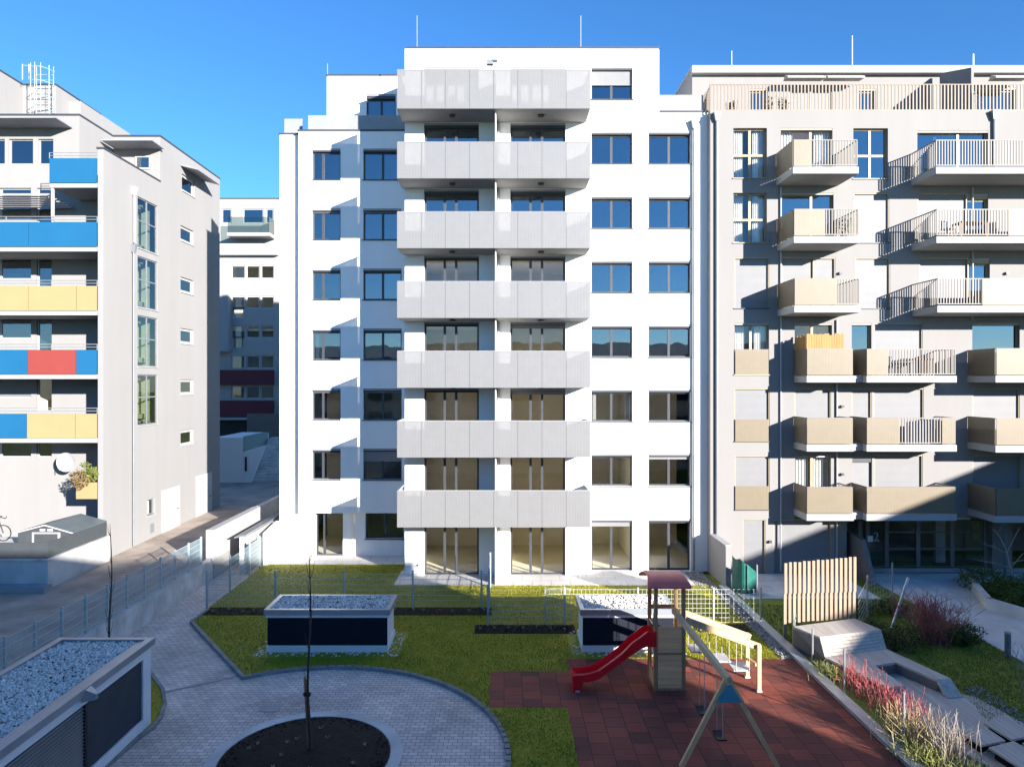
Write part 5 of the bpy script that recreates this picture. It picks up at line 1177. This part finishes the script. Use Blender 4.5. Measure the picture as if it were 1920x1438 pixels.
pot_plant(X(1585, 29.3), 29.4, 14.6, 'bushy pot plant in the corner of a small balcony', .7, 'conif2')
pot_plant(X(145, 32.3), 32.2, 11.68, 'reddish dry plant behind the top yellow balcony panels', .55, 'brown'); pot_plant(X(112, 32.3), 32.3, 11.68, 'bushy plant behind the top yellow balcony panels', .75, 'conif2')
pot_plant(X(180, 32.3), 32.6, 8.78, 'tall plant in the corner behind the blue and red balcony', 1.0, 'conif'); pot_plant(X(30, 32.3), 32.3, 5.88, 'green plant behind the lowest blue balcony panel', .8, 'plant')
def chair(x, y, z, rz, label):
    r = thing('garden_chair', label, 'chair', (x, y, z)); c = lambda *a: part(*a, r)
    c('seat', MB().box(x - .22, x + .22, y - .22, y + .22, z + .43, z + .46), 'greym'); c('backrest', MB().box(x - .22, x + .22, y + .2, y + .23, z + .46, z + .85), 'greym')
    for a in (-.2, .2):
        for d in (-.2, .2): c('leg', MB().box(x + a - .015, x + a + .015, y + d - .015, y + d + .015, z, z + .43), 'greym')
    r.rotation_euler.z = rz
def table(x, y, z, label):
    r = thing('garden_table', label, 'table', (x, y, z)); part('table_top', MB().box(x - .6, x + .6, y - .35, y + .35, z + .7, z + .74), 'wood_d', r)
    for a in (-.55, .55):
        for d in (-.3, .3): part('leg', MB().box(x + a - .02, x + a + .02, y + d - .02, y + d + .02, z, z + .7), 'wood_d', r)
table(20.0, 29.8, 14.6, 'dark table behind the slats of an upper wide balcony'); chair(19.0, 29.7, 14.6, .3, 'grey chair left of the dark balcony table'); chair(21.0, 29.9, 14.6, -.4, 'grey chair right of the dark balcony table')
table(17.9, 30.1, 8.78, 'dark table behind slats on the middle right balcony'); chair(16.9, 30.1, 8.78, .5, 'grey chair beside the table on the middle balcony')
chair(13.7, 30.0, 2.9, 2.6, 'pale folding chair on the lowest small balcony')
chair(X(75, 32.4), 32.5, 8.78, .4, 'grey chair behind the red balcony panel'); table(X(60, 32.4), 32.4, 11.68, 'dark table behind the top yellow balcony panels')
b = MB()
for i in range(9): b.box(17.2 + i * .19, 17.2 + i * .19 + .17, 29.75, 29.77, 5.86, 6.95 - .03 * abs(i - 5))
solo('reed_screen', b, 'brise', 'grey reed screen behind the slats of a lower balcony', 'screen')

# ================================================================== SKY, SUN, CAMERA
AZ, EL = math.radians(40), math.radians(14.1)
w = bpy.data.worlds.new('World'); scene.world = w; w.use_nodes = True
nt = w.node_tree; bg = nt.nodes['Background']
sky = nt.nodes.new('ShaderNodeTexSky'); sky.sky_type = 'NISHITA'; sky.sun_disc = False; sky.sun_elevation = EL; sky.sun_rotation = PI - AZ
sky.air_density = 1.0; sky.dust_density = 0; sky.ozone_density = 6.5; sky.altitude = 300
hs = nt.nodes.new('ShaderNodeHueSaturation'); hs.inputs['Saturation'].default_value = 1.05; hs.inputs['Hue'].default_value = .5
nt.links.new(sky.outputs[0], hs.inputs['Color']); nt.links.new(hs.outputs[0], bg.inputs['Color']); bg.inputs['Strength'].default_value = .094
sl_ = bpy.data.lights.new('sun', 'SUN'); sl_.energy = 5.0; sl_.angle = math.radians(.6); sl_.color = (1, .945, .885)
so = bpy.data.objects.new('sun', sl_); COL.objects.link(so)
d = Vector((-math.sin(AZ) * math.cos(EL), math.cos(AZ) * math.cos(EL), -math.sin(EL))); so.rotation_euler = d.to_track_quat('-Z', 'Y').to_euler(); so.location = (20, -25, 30)
cam = bpy.data.cameras.new('camera'); co = bpy.data.objects.new('camera', cam); COL.objects.link(co)
co.location = (0, 0, H); co.rotation_euler = (PI / 2, 0, 0); cam.sensor_width = 36; cam.lens = F / 1920 * 36; cam.shift_x = 15 / 1920; cam.shift_y = -2 / 1920; cam.clip_end = 2000; cam.clip_start = .1
scene.camera = co
scene.view_settings.view_transform = 'Standard'; scene.view_settings.look = 'None'; scene.view_settings.exposure = 1.62; scene.view_settings.gamma = 1
scene.render.engine = 'CYCLES'; scene.cycles.use_denoising = True; scene.cycles.max_bounces = 8; scene.cycles.transparent_max_bounces = 24; scene.cycles.caustics_reflective = False; scene.cycles.caustics_refractive = False
